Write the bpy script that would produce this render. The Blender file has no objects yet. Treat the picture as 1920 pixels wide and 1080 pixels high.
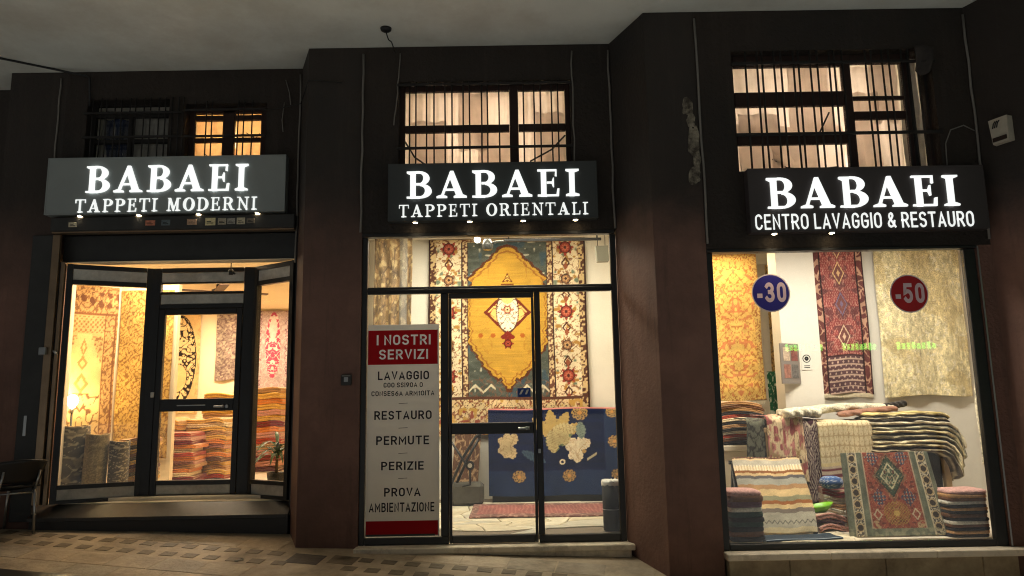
import bpy, bmesh, math, random
import numpy as np
from mathutils import Vector, Matrix
random.seed(7)
scene = bpy.context.scene
COL = scene.collection

# ------------------------------------------------------------------ camera
def camera_basis(yaw, pitch, roll):
    cy, sy, cp, sp = math.cos(yaw), math.sin(yaw), math.cos(pitch), math.sin(pitch)
    fwd = Vector((sy*cp, cy*cp, sp)); right = Vector((cy, -sy, 0)); up = right.cross(fwd)
    r = math.cos(roll)*right + math.sin(roll)*up
    u = -math.sin(roll)*right + math.cos(roll)*up
    return r, u, fwd
cam_data = bpy.data.cameras.new('camera')
cam_data.lens = 26.006; cam_data.sensor_width = 36.0
cam_data.clip_start = 0.05; cam_data.clip_end = 400
cam = bpy.data.objects.new('camera', cam_data); COL.objects.link(cam)
r_, u_, f_ = camera_basis(math.radians(0.2), math.radians(9.0), math.radians(-1.0))
cam.matrix_world = Matrix(((r_.x, u_.x, -f_.x, 0), (r_.y, u_.y, -f_.y, 0), (r_.z, u_.z, -f_.z, 1.5), (0, 0, 0, 1)))
scene.camera = cam

# ------------------------------------------------------------------ night sky, street glow
world = bpy.data.worlds.new('World'); scene.world = world; world.use_nodes = True
wn = world.node_tree.nodes; wl = world.node_tree.links
bgn = wn['Background']
sky = wn.new('ShaderNodeTexSky'); sky.sky_type = 'NISHITA'; sky.sun_disc = False
SUN_EL, SUN_AZ = 70.0, 188.0            # high over the street, behind the viewer
sky.sun_elevation = math.radians(SUN_EL); sky.sun_rotation = math.radians(SUN_AZ)
hs = wn.new('ShaderNodeHueSaturation'); hs.inputs['Saturation'].default_value = 0.25
wl.new(sky.outputs[0], hs.inputs['Color']); wl.new(hs.outputs[0], bgn.inputs['Color'])
bgn.inputs['Strength'].default_value = 0.006
sun_data = bpy.data.lights.new('sun', 'SUN'); sun_data.energy = 3.5; sun_data.angle = math.radians(12)
sun_data.color = (1.0, 0.97, 0.92)
sun = bpy.data.objects.new('sun', sun_data); COL.objects.link(sun)
el, az = math.radians(SUN_EL), math.radians(SUN_AZ)
sdir = Vector((math.sin(az)*math.cos(el), math.cos(az)*math.cos(el), math.sin(el)))   # towards the light
sun.rotation_euler = sdir.to_track_quat('Z', 'Y').to_euler(); sun.location = sdir*30
vs = scene.view_settings
vs.view_transform = 'Standard'; vs.look = 'None'; vs.gamma = 1.0; vs.use_curve_mapping = False; vs.exposure = 0.0
cy_ = scene.cycles
cy_.filter_width = 1.1
cy_.use_denoising = True; cy_.max_bounces = 8; cy_.diffuse_bounces = 4; cy_.glossy_bounces = 3
cy_.transparent_max_bounces = 16; cy_.transmission_bounces = 4; cy_.sample_clamp_indirect = 6.0
cy_.caustics_reflective = False; cy_.caustics_refractive = False

# ------------------------------------------------------------------ levels (metres)
YZ, YL, YM, YR = 7.97, 7.55, 7.10, 6.50        # wall planes, stepping forward to the right
ZC = 5.146                                     # portico ceiling
FL, FM, FR = 0.64, 0.28, 0.29                  # shop floors
def ground_z(x, y):
    yy = max(y, 5.4)
    return 0.39 - 0.034*(x + 4.73) - 0.13*(7.55 - yy) - 0.015*max(0.0, 5.4 - y)

# ------------------------------------------------------------------ colours and materials
def lin(c):
    c = c/255.0
    return c/12.92 if c <= 0.04045 else ((c + 0.055)/1.055)**2.4
def S(r, g, b): return (lin(r), lin(g), lin(b), 1.0)
def nlin(a):
    return np.where(a <= 0.04045, a/12.92, ((np.maximum(a, 0) + 0.055)/1.055)**2.4)
MATS = {}
def base_mat(name):
    m = bpy.data.materials.new(name); m.use_nodes = True
    return m, m.node_tree.nodes, m.node_tree.links, m.node_tree.nodes['Principled BSDF']
def mat(name, col, rough=0.7,  metal=0.0, var=0.0, vscale=3.0, bump=0.0, bscale=60.0, spec=0.4, dirt=None, dscale=1.5, dlo=0.45, dhi=0.7, streak=None):
    if name in MATS: return MATS[name]
    m, N, L, b = base_mat(name)
    b.inputs['Base Color'].default_value = col; b.inputs['Roughness'].default_value = rough
    b.inputs['Metallic'].default_value = metal; b.inputs['Specular IOR Level'].default_value = spec
    tc = N.new('ShaderNodeTexCoord'); cur = None
    if var > 0:
        n = N.new('ShaderNodeTexNoise'); n.inputs['Scale'].default_value = vscale; n.inputs['Detail'].default_value = 6
        n.inputs['Roughness'].default_value = 0.65
        L.new(tc.outputs['Object'], n.inputs['Vector'])
        rp = N.new('ShaderNodeMapRange'); rp.inputs[1].default_value = 0.3; rp.inputs[2].default_value = 0.7
        rp.inputs[3].default_value = 1 - var; rp.inputs[4].default_value = 1 + var
        L.new(n.outputs['Fac'], rp.inputs[0])
        mx = N.new('ShaderNodeMix'); mx.data_type = 'RGBA'; mx.blend_type = 'MULTIPLY'; mx.inputs[0].default_value = 1
        mx.inputs[6].default_value = col; L.new(rp.outputs[0], mx.inputs[7]); cur = mx.outputs[2]
    if dirt:
        n = N.new('ShaderNodeTexNoise'); n.inputs['Scale'].default_value = dscale; n.inputs['Detail'].default_value = 8
        n.inputs['Roughness'].default_value = 0.7
        L.new(tc.outputs['Object'], n.inputs['Vector'])
        rp = N.new('ShaderNodeMapRange'); rp.inputs[1].default_value = dlo; rp.inputs[2].default_value = dhi
        L.new(n.outputs['Fac'], rp.inputs[0])
        mx = N.new('ShaderNodeMix'); mx.data_type = 'RGBA'; L.new(rp.outputs[0], mx.inputs[0])
        if cur: L.new(cur, mx.inputs[6])
        else: mx.inputs[6].default_value = col
        mx.inputs[7].default_value = dirt; cur = mx.outputs[2]
    if streak:
        mp = N.new('ShaderNodeMapping'); mp.inputs['Scale'].default_value = (7, 7, .55); L.new(tc.outputs['Object'], mp.inputs['Vector'])
        n = N.new('ShaderNodeTexNoise'); n.inputs['Scale'].default_value = 1.3; n.inputs['Detail'].default_value = 7; n.inputs['Roughness'].default_value = 0.75
        L.new(mp.outputs[0], n.inputs['Vector'])
        rp = N.new('ShaderNodeMapRange'); rp.inputs[1].default_value = .52; rp.inputs[2].default_value = .72; rp.inputs[4].default_value = .75; L.new(n.outputs['Fac'], rp.inputs[0])
        mx = N.new('ShaderNodeMix'); mx.data_type = 'RGBA'; L.new(rp.outputs[0], mx.inputs[0]); mx.inputs[7].default_value = streak
        if cur: L.new(cur, mx.inputs[6])
        else: mx.inputs[6].default_value = col
        cur = mx.outputs[2]
    if cur: L.new(cur, b.inputs['Base Color'])
    if bump > 0:
        n = N.new('ShaderNodeTexNoise'); n.inputs['Scale'].default_value = bscale; n.inputs['Detail'].default_value = 5
        L.new(tc.outputs['Object'], n.inputs['Vector'])
        bp = N.new('ShaderNodeBump'); bp.inputs['Strength'].default_value = bump; bp.inputs['Distance'].default_value = 0.02
        L.new(n.outputs['Fac'], bp.inputs['Height']); L.new(bp.outputs[0], b.inputs['Normal'])
    MATS[name] = m; return m
def emit(name, col, strength):
    if name in MATS: return MATS[name]
    m, N, L, b = base_mat(name)
    b.inputs['Base Color'].default_value = (0.8, 0.8, 0.8, 1)
    b.inputs['Emission Color'].default_value = col; b.inputs['Emission Strength'].default_value = strength
    MATS[name] = m; return m
def glass_mat(name, tint=(1, 1, 1, 1)):
    m = bpy.data.materials.new(name); m.use_nodes = True; N = m.node_tree.nodes; L = m.node_tree.links
    N.remove(N['Principled BSDF']); out = N['Material Output']
    t = N.new('ShaderNodeBsdfTransparent'); t.inputs[0].default_value = tint
    g = N.new('ShaderNodeBsdfGlossy'); g.inputs['Roughness'].default_value = 0.02
    lw = N.new('ShaderNodeLayerWeight'); pw = N.new('ShaderNodeMath'); pw.operation = 'POWER'; pw.inputs[1].default_value = 4.0
    L.new(lw.outputs['Facing'], pw.inputs[0])
    fr = N.new('ShaderNodeMapRange'); fr.inputs[3].default_value = 0.035; fr.inputs[4].default_value = 0.6; L.new(pw.outputs[0], fr.inputs[0])
    mx = N.new('ShaderNodeMixShader'); L.new(fr.outputs[0], mx.inputs[0]); L.new(t.outputs[0], mx.inputs[1]); L.new(g.outputs[0], mx.inputs[2])
    # faint film of dust and wiped smears
    tc = N.new('ShaderNodeTexCoord'); mp = N.new('ShaderNodeMapping'); mp.inputs['Scale'].default_value = (1.2, 1.2, 3.0); mp.inputs['Rotation'].default_value = (0, .5, 0); L.new(tc.outputs['Object'], mp.inputs['Vector'])
    nz = N.new('ShaderNodeTexNoise'); nz.inputs['Scale'].default_value = 2.5; nz.inputs['Detail'].default_value = 9; nz.inputs['Roughness'].default_value = .7; L.new(mp.outputs[0], nz.inputs['Vector'])
    mr = N.new('ShaderNodeMapRange'); mr.inputs[1].default_value = .4; mr.inputs[2].default_value = .75; mr.inputs[3].default_value = .001; mr.inputs[4].default_value = .012; L.new(nz.outputs['Fac'], mr.inputs[0])
    df = N.new('ShaderNodeBsdfDiffuse'); tl = N.new('ShaderNodeBsdfTranslucent'); dm = N.new('ShaderNodeMixShader'); L.new(df.outputs[0], dm.inputs[1]); L.new(tl.outputs[0], dm.inputs[2])
    fx = N.new('ShaderNodeMixShader'); L.new(mr.outputs[0], fx.inputs[0]); L.new(mx.outputs[0], fx.inputs[1]); L.new(dm.outputs[0], fx.inputs[2])
    L.new(fx.outputs[0], out.inputs['Surface']); MATS[name] = m; return m
def cloth_trans(name, col, trans=0.5, var=0.2):
    m, N, L, b = base_mat(name); out = N['Material Output']
    d = N.new('ShaderNodeBsdfDiffuse'); t = N.new('ShaderNodeBsdfTranslucent'); mx = N.new('ShaderNodeMixShader')
    tc = N.new('ShaderNodeTexCoord'); n = N.new('ShaderNodeTexNoise'); n.inputs['Scale'].default_value = 9; n.inputs['Detail'].default_value = 6
    L.new(tc.outputs['Object'], n.inputs['Vector'])
    rp = N.new('ShaderNodeMapRange'); rp.inputs[1].default_value = .3; rp.inputs[2].default_value = .7; rp.inputs[3].default_value = 1 - var; rp.inputs[4].default_value = 1
    L.new(n.outputs['Fac'], rp.inputs[0])
    mu = N.new('ShaderNodeMix'); mu.data_type = 'RGBA'; mu.blend_type = 'MULTIPLY'; mu.inputs[0].default_value = 1; mu.inputs[6].default_value = col
    L.new(rp.outputs[0], mu.inputs[7]); L.new(mu.outputs[2], d.inputs[0]); L.new(mu.outputs[2], t.inputs[0])
    mx.inputs[0].default_value = trans; L.new(d.outputs[0], mx.inputs[1]); L.new(t.outputs[0], mx.inputs[2])
    L.new(mx.outputs[0], out.inputs['Surface']); N.remove(b); MATS[name] = m; return m
def attr_mat(name, rough=0.95, gscale=220.0, gamt=0.25, bump=0.35, sheen=0.2, spec=0.15, objcol=False):
    """woven / pile surface: colour from the 'Col' attribute, yarn grain and relief from noise"""
    m, N, L, b = base_mat(name)
    a = N.new('ShaderNodeAttribute'); a.attribute_name = 'Col'
    tc = N.new('ShaderNodeTexCoord'); n = N.new('ShaderNodeTexNoise'); n.inputs['Scale'].default_value = gscale; n.inputs['Detail'].default_value = 3
    L.new(tc.outputs['Object'], n.inputs['Vector'])
    rp = N.new('ShaderNodeMapRange'); rp.inputs[1].default_value = .3; rp.inputs[2].default_value = .7; rp.inputs[3].default_value = 1 - gamt; rp.inputs[4].default_value = 1 + gamt*0.6
    L.new(n.outputs['Fac'], rp.inputs[0])
    mu = N.new('ShaderNodeMix'); mu.data_type = 'RGBA'; mu.blend_type = 'MULTIPLY'; mu.inputs[0].default_value = 1
    L.new(a.outputs['Color'], mu.inputs[6]); L.new(rp.outputs[0], mu.inputs[7]); cur = mu.outputs[2]
    if objcol:
        oi = N.new('ShaderNodeObjectInfo'); m2 = N.new('ShaderNodeMix'); m2.data_type = 'RGBA'; m2.blend_type = 'MULTIPLY'; m2.inputs[0].default_value = 1
        m3 = N.new('ShaderNodeMix'); m3.data_type = 'RGBA'; m3.inputs[7].default_value = (.72, .58, .38, 1)
        L.new(a.outputs['Fac'], m3.inputs[0]); L.new(oi.outputs['Color'], m3.inputs[6])
        L.new(m3.outputs[2], m2.inputs[6]); L.new(rp.outputs[0], m2.inputs[7]); cur = m2.outputs[2]
    L.new(cur, b.inputs['Base Color'])
    b.inputs['Roughness'].default_value = rough; b.inputs['Specular IOR Level'].default_value = spec
    b.inputs['Sheen Weight'].default_value = sheen
    bp = N.new('ShaderNodeBump'); bp.inputs['Strength'].default_value = bump; bp.inputs['Distance'].default_value = 0.01
    L.new(n.outputs['Fac'], bp.inputs['Height']); L.new(bp.outputs[0], b.inputs['Normal'])
    MATS[name] = m; return m

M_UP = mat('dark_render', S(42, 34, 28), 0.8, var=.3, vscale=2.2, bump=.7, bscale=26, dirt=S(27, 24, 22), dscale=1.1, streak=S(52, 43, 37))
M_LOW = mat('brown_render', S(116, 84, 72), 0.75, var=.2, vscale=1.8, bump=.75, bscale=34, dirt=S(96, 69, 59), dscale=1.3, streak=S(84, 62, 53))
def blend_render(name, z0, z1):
    """dark upper, brown lower render; ragged fade between them paints in shop-light spill"""
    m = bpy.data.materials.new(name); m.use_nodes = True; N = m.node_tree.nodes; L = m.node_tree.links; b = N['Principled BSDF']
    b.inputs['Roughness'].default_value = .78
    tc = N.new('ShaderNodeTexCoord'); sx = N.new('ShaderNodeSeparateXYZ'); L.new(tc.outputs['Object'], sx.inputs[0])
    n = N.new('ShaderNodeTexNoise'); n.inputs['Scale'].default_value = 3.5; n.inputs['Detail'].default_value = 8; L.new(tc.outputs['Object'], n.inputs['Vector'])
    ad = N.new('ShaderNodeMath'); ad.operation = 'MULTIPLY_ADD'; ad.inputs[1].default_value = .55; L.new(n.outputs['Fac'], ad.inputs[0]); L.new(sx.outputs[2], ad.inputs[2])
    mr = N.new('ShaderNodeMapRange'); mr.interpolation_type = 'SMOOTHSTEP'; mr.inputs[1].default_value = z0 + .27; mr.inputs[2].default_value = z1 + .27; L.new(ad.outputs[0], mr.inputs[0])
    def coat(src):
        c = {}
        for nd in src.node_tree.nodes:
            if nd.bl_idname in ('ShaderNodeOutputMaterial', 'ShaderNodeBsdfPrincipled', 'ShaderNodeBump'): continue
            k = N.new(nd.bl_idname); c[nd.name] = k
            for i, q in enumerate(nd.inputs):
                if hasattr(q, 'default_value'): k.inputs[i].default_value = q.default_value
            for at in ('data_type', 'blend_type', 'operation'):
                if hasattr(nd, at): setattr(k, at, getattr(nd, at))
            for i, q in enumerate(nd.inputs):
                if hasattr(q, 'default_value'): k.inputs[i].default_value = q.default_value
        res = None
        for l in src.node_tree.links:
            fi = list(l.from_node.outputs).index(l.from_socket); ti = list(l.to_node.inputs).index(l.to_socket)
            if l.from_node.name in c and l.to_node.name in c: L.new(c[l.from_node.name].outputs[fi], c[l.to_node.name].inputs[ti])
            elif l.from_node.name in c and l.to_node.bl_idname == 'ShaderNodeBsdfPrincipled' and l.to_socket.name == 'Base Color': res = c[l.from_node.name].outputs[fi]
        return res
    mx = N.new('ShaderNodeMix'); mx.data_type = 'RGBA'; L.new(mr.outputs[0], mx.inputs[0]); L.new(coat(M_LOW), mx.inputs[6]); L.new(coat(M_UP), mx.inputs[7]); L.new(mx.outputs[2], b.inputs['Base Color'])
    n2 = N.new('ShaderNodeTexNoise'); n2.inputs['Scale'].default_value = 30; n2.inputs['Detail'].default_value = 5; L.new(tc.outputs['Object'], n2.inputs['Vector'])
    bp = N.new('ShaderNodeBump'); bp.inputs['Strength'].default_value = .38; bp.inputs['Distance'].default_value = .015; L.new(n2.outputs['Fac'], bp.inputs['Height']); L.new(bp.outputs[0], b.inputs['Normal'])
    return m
M_BL_A = blend_render('two_coat_spill_fade', 2.3, 3.9); M_BL_B = blend_render('stepped_two_coat_render', 2.75, 3.5)  # two real tones, but the gradual fade is window light put into colour
M_CEIL = mat('portico_plaster', S(204, 206, 198), 0.85, var=.1, vscale=.8, bump=.15, bscale=9, dirt=S(172, 168, 156), dscale=.9, dlo=.45, dhi=.85)
M_BLACK = mat('black_metal', S(26, 26, 26), 0.42, var=.2, vscale=8, spec=.5)
M_DARK = mat('charcoal_metal', S(48, 48, 47), 0.5, var=.2, vscale=6)
M_BRONZE = mat('brushed_aluminium', S(150, 128, 104), 0.38, metal=.85, var=.2, vscale=4)
M_STEEL = mat('tube_steel', S(170, 172, 172), 0.3, metal=.9)
M_MARBLE = mat('threshold_marble', S(228, 216, 194), 0.4, var=.12, vscale=3, dirt=S(150, 134, 112), dscale=3.2, dlo=.5, dhi=.75)
M_GRANITE = mat('dark_granite', S(52, 50, 48), 0.35, var=.25, vscale=30)
M_GREYST = mat('grey_marble_panel', S(190, 187, 178), 0.45, var=.2, vscale=7, dirt=S(150, 146, 138), dscale=4)
M_WHITE = mat('white_plaster', S(236, 230, 216), 0.9, var=.05, vscale=2, bump=.1, bscale=40)
M_WARMW = mat('cream_plaster', S(238, 222, 190), 0.9, var=.05, vscale=2, bump=.1, bscale=40)
M_CABLE = mat('grey_conduit', S(112, 108, 102), 0.6, var=.15)
M_WIRE = mat('black_wire', S(22, 22, 22), 0.6)
M_TILE = mat('shop_tile', S(226, 216, 196), 0.3, var=.1, vscale=5)
M_GLASS = glass_mat('window_glass')
M_RUG = attr_mat('woven_wool', bump=.6)
M_SHAG = attr_mat('shaggy_pile', gscale=90, gamt=.45, bump=1.0, sheen=.35)
M_SILK = attr_mat('silky_pile', rough=.5, gscale=120, gamt=.35, bump=.6, sheen=.4, spec=.4)
M_FOLD = attr_mat('folded_wool', gscale=130, gamt=.4, bump=.9, objcol=True)

# ------------------------------------------------------------------ object helpers
def link(o, parent=None):
    COL.objects.link(o)
    if parent is not None: o.parent = parent
    return o
def tag(o, label=None, cat=None, group=None, kind=None):
    if label: o['label'] = label
    if cat: o['category'] = cat
    if group: o['group'] = group
    if kind: o['kind'] = kind
    return o
def empty(name, loc, label, cat, group=None, rz=0.0):
    o = bpy.data.objects.new(name, None); COL.objects.link(o); o.location = loc; o.rotation_euler = (0, 0, rz)
    o.empty_display_size = .1
    return tag(o, label, cat, group)
class MB:
    """collects shapes of ONE part in world coordinates"""
    def __init__(s): s.v = []; s.f = []; s.sm = []
    def add(s, vs_, fs, smooth=False):
        b = len(s.v); s.v += [tuple(v) for v in vs_]
        for f in fs: s.f.append(tuple(b + i for i in f)); s.sm.append(smooth)
        return s
    def box(s, x0, x1, y0, y1, z0, z1):
        return s.add([(x0, y0, z0), (x1, y0, z0), (x1, y1, z0), (x0, y1, z0), (x0, y0, z1), (x1, y0, z1), (x1, y1, z1), (x0, y1, z1)],
                     [(0, 3, 2, 1), (4, 5, 6, 7), (0, 1, 5, 4), (1, 2, 6, 5), (2, 3, 7, 6), (3, 0, 4, 7)])
    def bbox(s, x0, x1, y0, y1, z0, z1, b=.004):
        """box with chamfered edges"""
        bm = bmesh.new(); bmesh.ops.create_cube(bm, size=1)
        for v in bm.verts: v.co = Vector((x0 + (v.co.x + .5)*(x1 - x0), y0 + (v.co.y + .5)*(y1 - y0), z0 + (v.co.z + .5)*(z1 - z0)))
        bmesh.ops.bevel(bm, geom=list(bm.edges), offset=min(b, .45*min(x1-x0, y1-y0, z1-z0)), segments=1, affect='EDGES')
        bm.verts.index_update(); s.add([v.co.copy() for v in bm.verts], [[v.index for v in f.verts] for f in bm.faces]); bm.free(); return s
    def prism(s, plan, z0, z1):
        n = len(plan); zz0 = z0 if callable(z0) else (lambda x, y: z0); zz1 = z1 if callable(z1) else (lambda x, y: z1)
        v = [(x, y, zz0(x, y)) for x, y in plan] + [(x, y, zz1(x, y)) for x, y in plan]
        return s.add(v, [tuple(range(n))[::-1], tuple(range(n, 2*n))] + [(i, (i+1) % n, n + (i+1) % n, n + i) for i in range(n)])
    def slab(s, prof, y0, y1):
        """polygon in x,z pushed from y0 to y1"""
        n = len(prof); v = [(x, y0, z) for x, z in prof] + [(x, y1, z) for x, z in prof]
        return s.add(v, [tuple(range(n)), tuple(range(n, 2*n))[::-1]] + [((i+1) % n, i, n + i, n + (i+1) % n) for i in range(n)])
    def beam(s, a, b, w, h, up=(0, 0, 1)):
        a, b = Vector(a), Vector(b); d = (b - a).normalized(); upv = Vector(up)
        sx = d.cross(upv).normalized()*w/2; sz = sx.cross(d).normalized()*h/2
        v = [p + i*sx + j*sz for p in (a, b) for i, j in ((-1, -1), (1, -1), (1, 1), (-1, 1))]
        return s.add(v, [(0, 1, 2, 3), (7, 6, 5, 4), (0, 4, 5, 1), (1, 5, 6, 2), (2, 6, 7, 3), (3, 7, 4, 0)])
    def tube(s, pts, r, n=8, caps=True):
        pts = [Vector(p) for p in pts]; rs = r if isinstance(r, (list, tuple)) else [r]*len(pts)
        vs_ = []; prev = None
        for i, p in enumerate(pts):
            d = (pts[min(i+1, len(pts)-1)] - pts[max(i-1, 0)]).normalized()
            ref = prev if prev is not None else (Vector((0, 0, 1)) if abs(d.z) < .9 else Vector((1, 0, 0)))
            a = (ref - d*ref.dot(d)).normalized(); prev = a; b = d.cross(a)
            vs_ += [p + rs[i]*(math.cos(2*math.pi*k/n)*a + math.sin(2*math.pi*k/n)*b) for k in range(n)]
        fs = [(i*n + k, i*n + (k+1) % n, (i+1)*n + (k+1) % n, (i+1)*n + k) for i in range(len(pts)-1) for k in range(n)]
        s.add(vs_, fs, True)
        if caps:
            b0 = len(s.v) - len(vs_); s.f.append(tuple(b0 + k for k in range(n))[::-1]); s.sm.append(False)
            e0 = b0 + (len(pts)-1)*n; s.f.append(tuple(e0 + k for k in range(n))); s.sm.append(False)
        return s
    def lathe(s, c, prof, n=24, caps=True):
        """prof: (radius, z) from bottom to top, about a vertical axis"""
        vs_ = [(c[0] + r*math.cos(2*math.pi*k/n), c[1] + r*math.sin(2*math.pi*k/n), c[2] + z) for r, z in prof for k in range(n)]
        fs = [(i*n + k, i*n + (k+1) % n, (i+1)*n + (k+1) % n, (i+1)*n + k) for i in range(len(prof)-1) for k in range(n)]
        s.add(vs_, fs, True)
        if caps:
            b0 = len(s.v) - len(vs_); s.f.append(tuple(b0 + k for k in range(n))[::-1]); s.sm.append(False)
            e0 = b0 + (len(prof)-1)*n; s.f.append(tuple(e0 + k for k in range(n))); s.sm.append(False)
        return s
    def build(s, name, m, parent=None, label=None, cat=None, group=None, kind=None):
        me = bpy.data.meshes.new(name)
        off = Vector((0, 0, 0))
        if parent is not None:
            inv = world_of(parent).inverted(); vv = [tuple(inv @ Vector(v)) for v in s.v]
        else: vv = s.v
        me.from_pydata(vv, [], s.f); me.polygons.foreach_set('use_smooth', s.sm); me.materials.append(m); me.update()
        bm = bmesh.new(); bm.from_mesh(me); bmesh.ops.recalc_face_normals(bm, faces=list(bm.faces)); bm.to_mesh(me); bm.free()
        o = link(bpy.data.objects.new(name, me), parent)
        return tag(o, label, cat, group, kind)
def world_of(o):
    m = Matrix.Translation(o.location) @ o.rotation_euler.to_matrix().to_4x4()
    return world_of(o.parent) @ m if o.parent is not None else m
def box(name, m, parent, *a, **k): return MB().box(*a).build(name, m, parent, **k)
def bbox(name, m, parent, *a, **k): return MB().bbox(*a).build(name, m, parent, **k)

# ------------------------------------------------------------------ pattern painting for rugs
def vn(x, y, seed=0):
    rs = np.random.RandomState(seed); T = rs.rand(64, 64)
    xi = np.floor(x).astype(int); yi = np.floor(y).astype(int); fx = x - xi; fy = y - yi
    fx = fx*fx*(3 - 2*fx); fy = fy*fy*(3 - 2*fy)
    a = T[yi % 64, xi % 64]; b = T[yi % 64, (xi+1) % 64]; c = T[(yi+1) % 64, xi % 64]; d = T[(yi+1) % 64, (xi+1) % 64]
    return (a*(1-fx) + b*fx)*(1-fy) + (c*(1-fx) + d*fx)*fy
def fbm(x, y, seed=0): return .55*vn(x, y, seed) + .3*vn(2.1*x, 2.1*y, seed+1) + .15*vn(4.3*x, 4.3*y, seed+2)
def put(C, col, mask):
    m = np.clip(mask, 0, 1)[..., None]; C[:] = C*(1-m) + np.array(col)/255.0*m
def flat(x, col): return np.tile(np.array(col)/255.0, x.shape + (1,))
def scroll(x, y, s, seed, w=.35):
    a = np.sin(x*s*3 + 6*vn(x*s, y*s, seed)) + np.cos(y*s*3 + 6*vn(x*s + 9, y*s + 4, seed+1))
    return np.clip((w - abs(a))/.12, 0, 1)
def blobs(x, y, s, seed, th=.68): return np.clip((vn(x*s, y*s, seed) - th)/.07, 0, 1)
def poly_mask(x, y, P):
    ins = np.zeros(x.shape, bool); n = len(P)
    for i in range(n):
        x0, y0 = P[i]; x1, y1 = P[(i+1) % n]
        c = ((y0 > y) != (y1 > y)) & (x < (x1-x0)*(y-y0)/((y1-y0) + 1e-12) + x0); ins ^= c
    return ins.astype(float)
def grow(P, k, c): return [(c[0] + (a-c[0])*k, c[1] + (b-c[1])*k) for a, b in P]
def rosette(C, x, y, cx, cy, r, k, cols, ph=0.0):
    dx, dy = x-cx, y-cy; rr = np.hypot(dx, dy); th = np.arctan2(dy, dx) + ph
    put(C, cols[0], (rr < r*(.78 + .22*np.cos(k*th))).astype(float))
    put(C, cols[1], (abs(rr - r*.62) < r*.07).astype(float)); put(C, cols[2], (rr < r*.45*(.8 + .2*np.cos(k*th))).astype(float))
    put(C, cols[1], (rr < r*.18).astype(float))
def diamond(x, y, cx, cy, a, b): return abs(x-cx)/a + abs(y-cy)/b
def wear(C, x, y, seed, amt=.18, s=4):
    C *= (1 - amt + 2*amt*fbm(x*s, y*s, seed))[..., None]; return np.clip(C, 0, 1)

def rug_mesh(name, nx, ny, place, paint, m, parent=None, thick=.012, label=None, cat='rug', group=None, asp=None):
    u, v = np.meshgrid(np.linspace(0, 1, nx+1), np.linspace(0, 1, ny+1))
    X, Y, Z = place(u, v)
    C = nlin(np.clip(paint(u, v), 0, 1))
    me = bpy.data.meshes.new(name); nv = (nx+1)*(ny+1); me.vertices.add(nv)
    me.vertices.foreach_set('co', np.stack([X, Y, Z], -1).astype(np.float32).ravel())
    i, j = np.meshgrid(np.arange(nx), np.arange(ny)); a = (j*(nx+1) + i).ravel()
    q = np.stack([a, a+1, a+nx+2, a+nx+1], -1).astype(np.int32)
    me.loops.add(q.size); me.loops.foreach_set('vertex_index', q.ravel())
    me.polygons.add(len(q)); me.polygons.foreach_set('loop_start', np.arange(0, q.size, 4, dtype=np.int32))
    me.polygons.foreach_set('use_smooth', np.ones(len(q), bool))
    me.update(calc_edges=True)
    ca = me.color_attributes.new('Col', 'FLOAT_COLOR', 'POINT')
    ca.data.foreach_set('color', np.concatenate([C, np.ones(C.shape[:2] + (1,))], -1).astype(np.float32).ravel())
    me.materials.append(m)
    o = link(bpy.data.objects.new(name, me), parent)
    md = o.modifiers.new('thickness', 'SOLIDIFY'); md.thickness = thick; md.offset = -1; md.use_rim_only = True
    if parent is None: tag(o, label, cat, group)
    return o
def hang(x0, x1, z0, z1, y, rip=.012, n=5, seed=0, y1=None):
    """rug hung flat on a wall with soft ripples; y1 gives the depth of the right edge"""
    yb = y if y1 is None else y1
    def f(u, v):
        w = rip*np.sin(u*n*math.pi + 2*vn(v*2+seed, u*2, seed))*(1 - .6*v)
        return x0 + (x1-x0)*u + .004*np.sin(9*v+seed), y + (yb-y)*u - rip + w, z0 + (z1-z0)*v + .012*np.sin(u*7+seed)*(1-v)
    return f

# ================================================================== THE SETTING
# pavement: one sloping sheet that runs far out, with rows of dark setts let into it
xs = [-120, -40, -14] + [-9 + .5*i for i in range(37)] + [14, 40, 120]
ys = [-150, -50, -12] + [-4 + .5*i for i in range(25)] + [8.6, 9.2]
gv = [(x, y, ground_z(max(-14, min(14, x)), max(-12, min(y, 7.5))) - (.35 if y > 7.6 else 0)) for y in ys for x in xs]
nxg = len(xs)
gf = [(j*nxg + i, j*nxg + i + 1, (j+1)*nxg + i + 1, (j+1)*nxg + i) for j in range(len(ys)-1) for i in range(nxg-1)]
M_PAVE = mat('pavement_stone', S(172, 156, 132), 0.62, var=.2, vscale=2.5, bump=.5, bscale=14, dirt=S(106, 95, 80), dscale=1.8, dlo=.42, dhi=.72)
M_SETT = mat('dark_sett', S(104, 92, 75), 0.6, var=.3, vscale=9, bump=.4, bscale=30)
M_SLAB = mat('dark_slab', S(66, 60, 54), 0.65, var=.3, vscale=6, bump=.4, bscale=20)
pave = MB().add(gv, gf).build('pavement', M_PAVE, kind='structure')
def on_ground(P, dz): return [(x, y, ground_z(x, y) + dz) for x, y in P]
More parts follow.
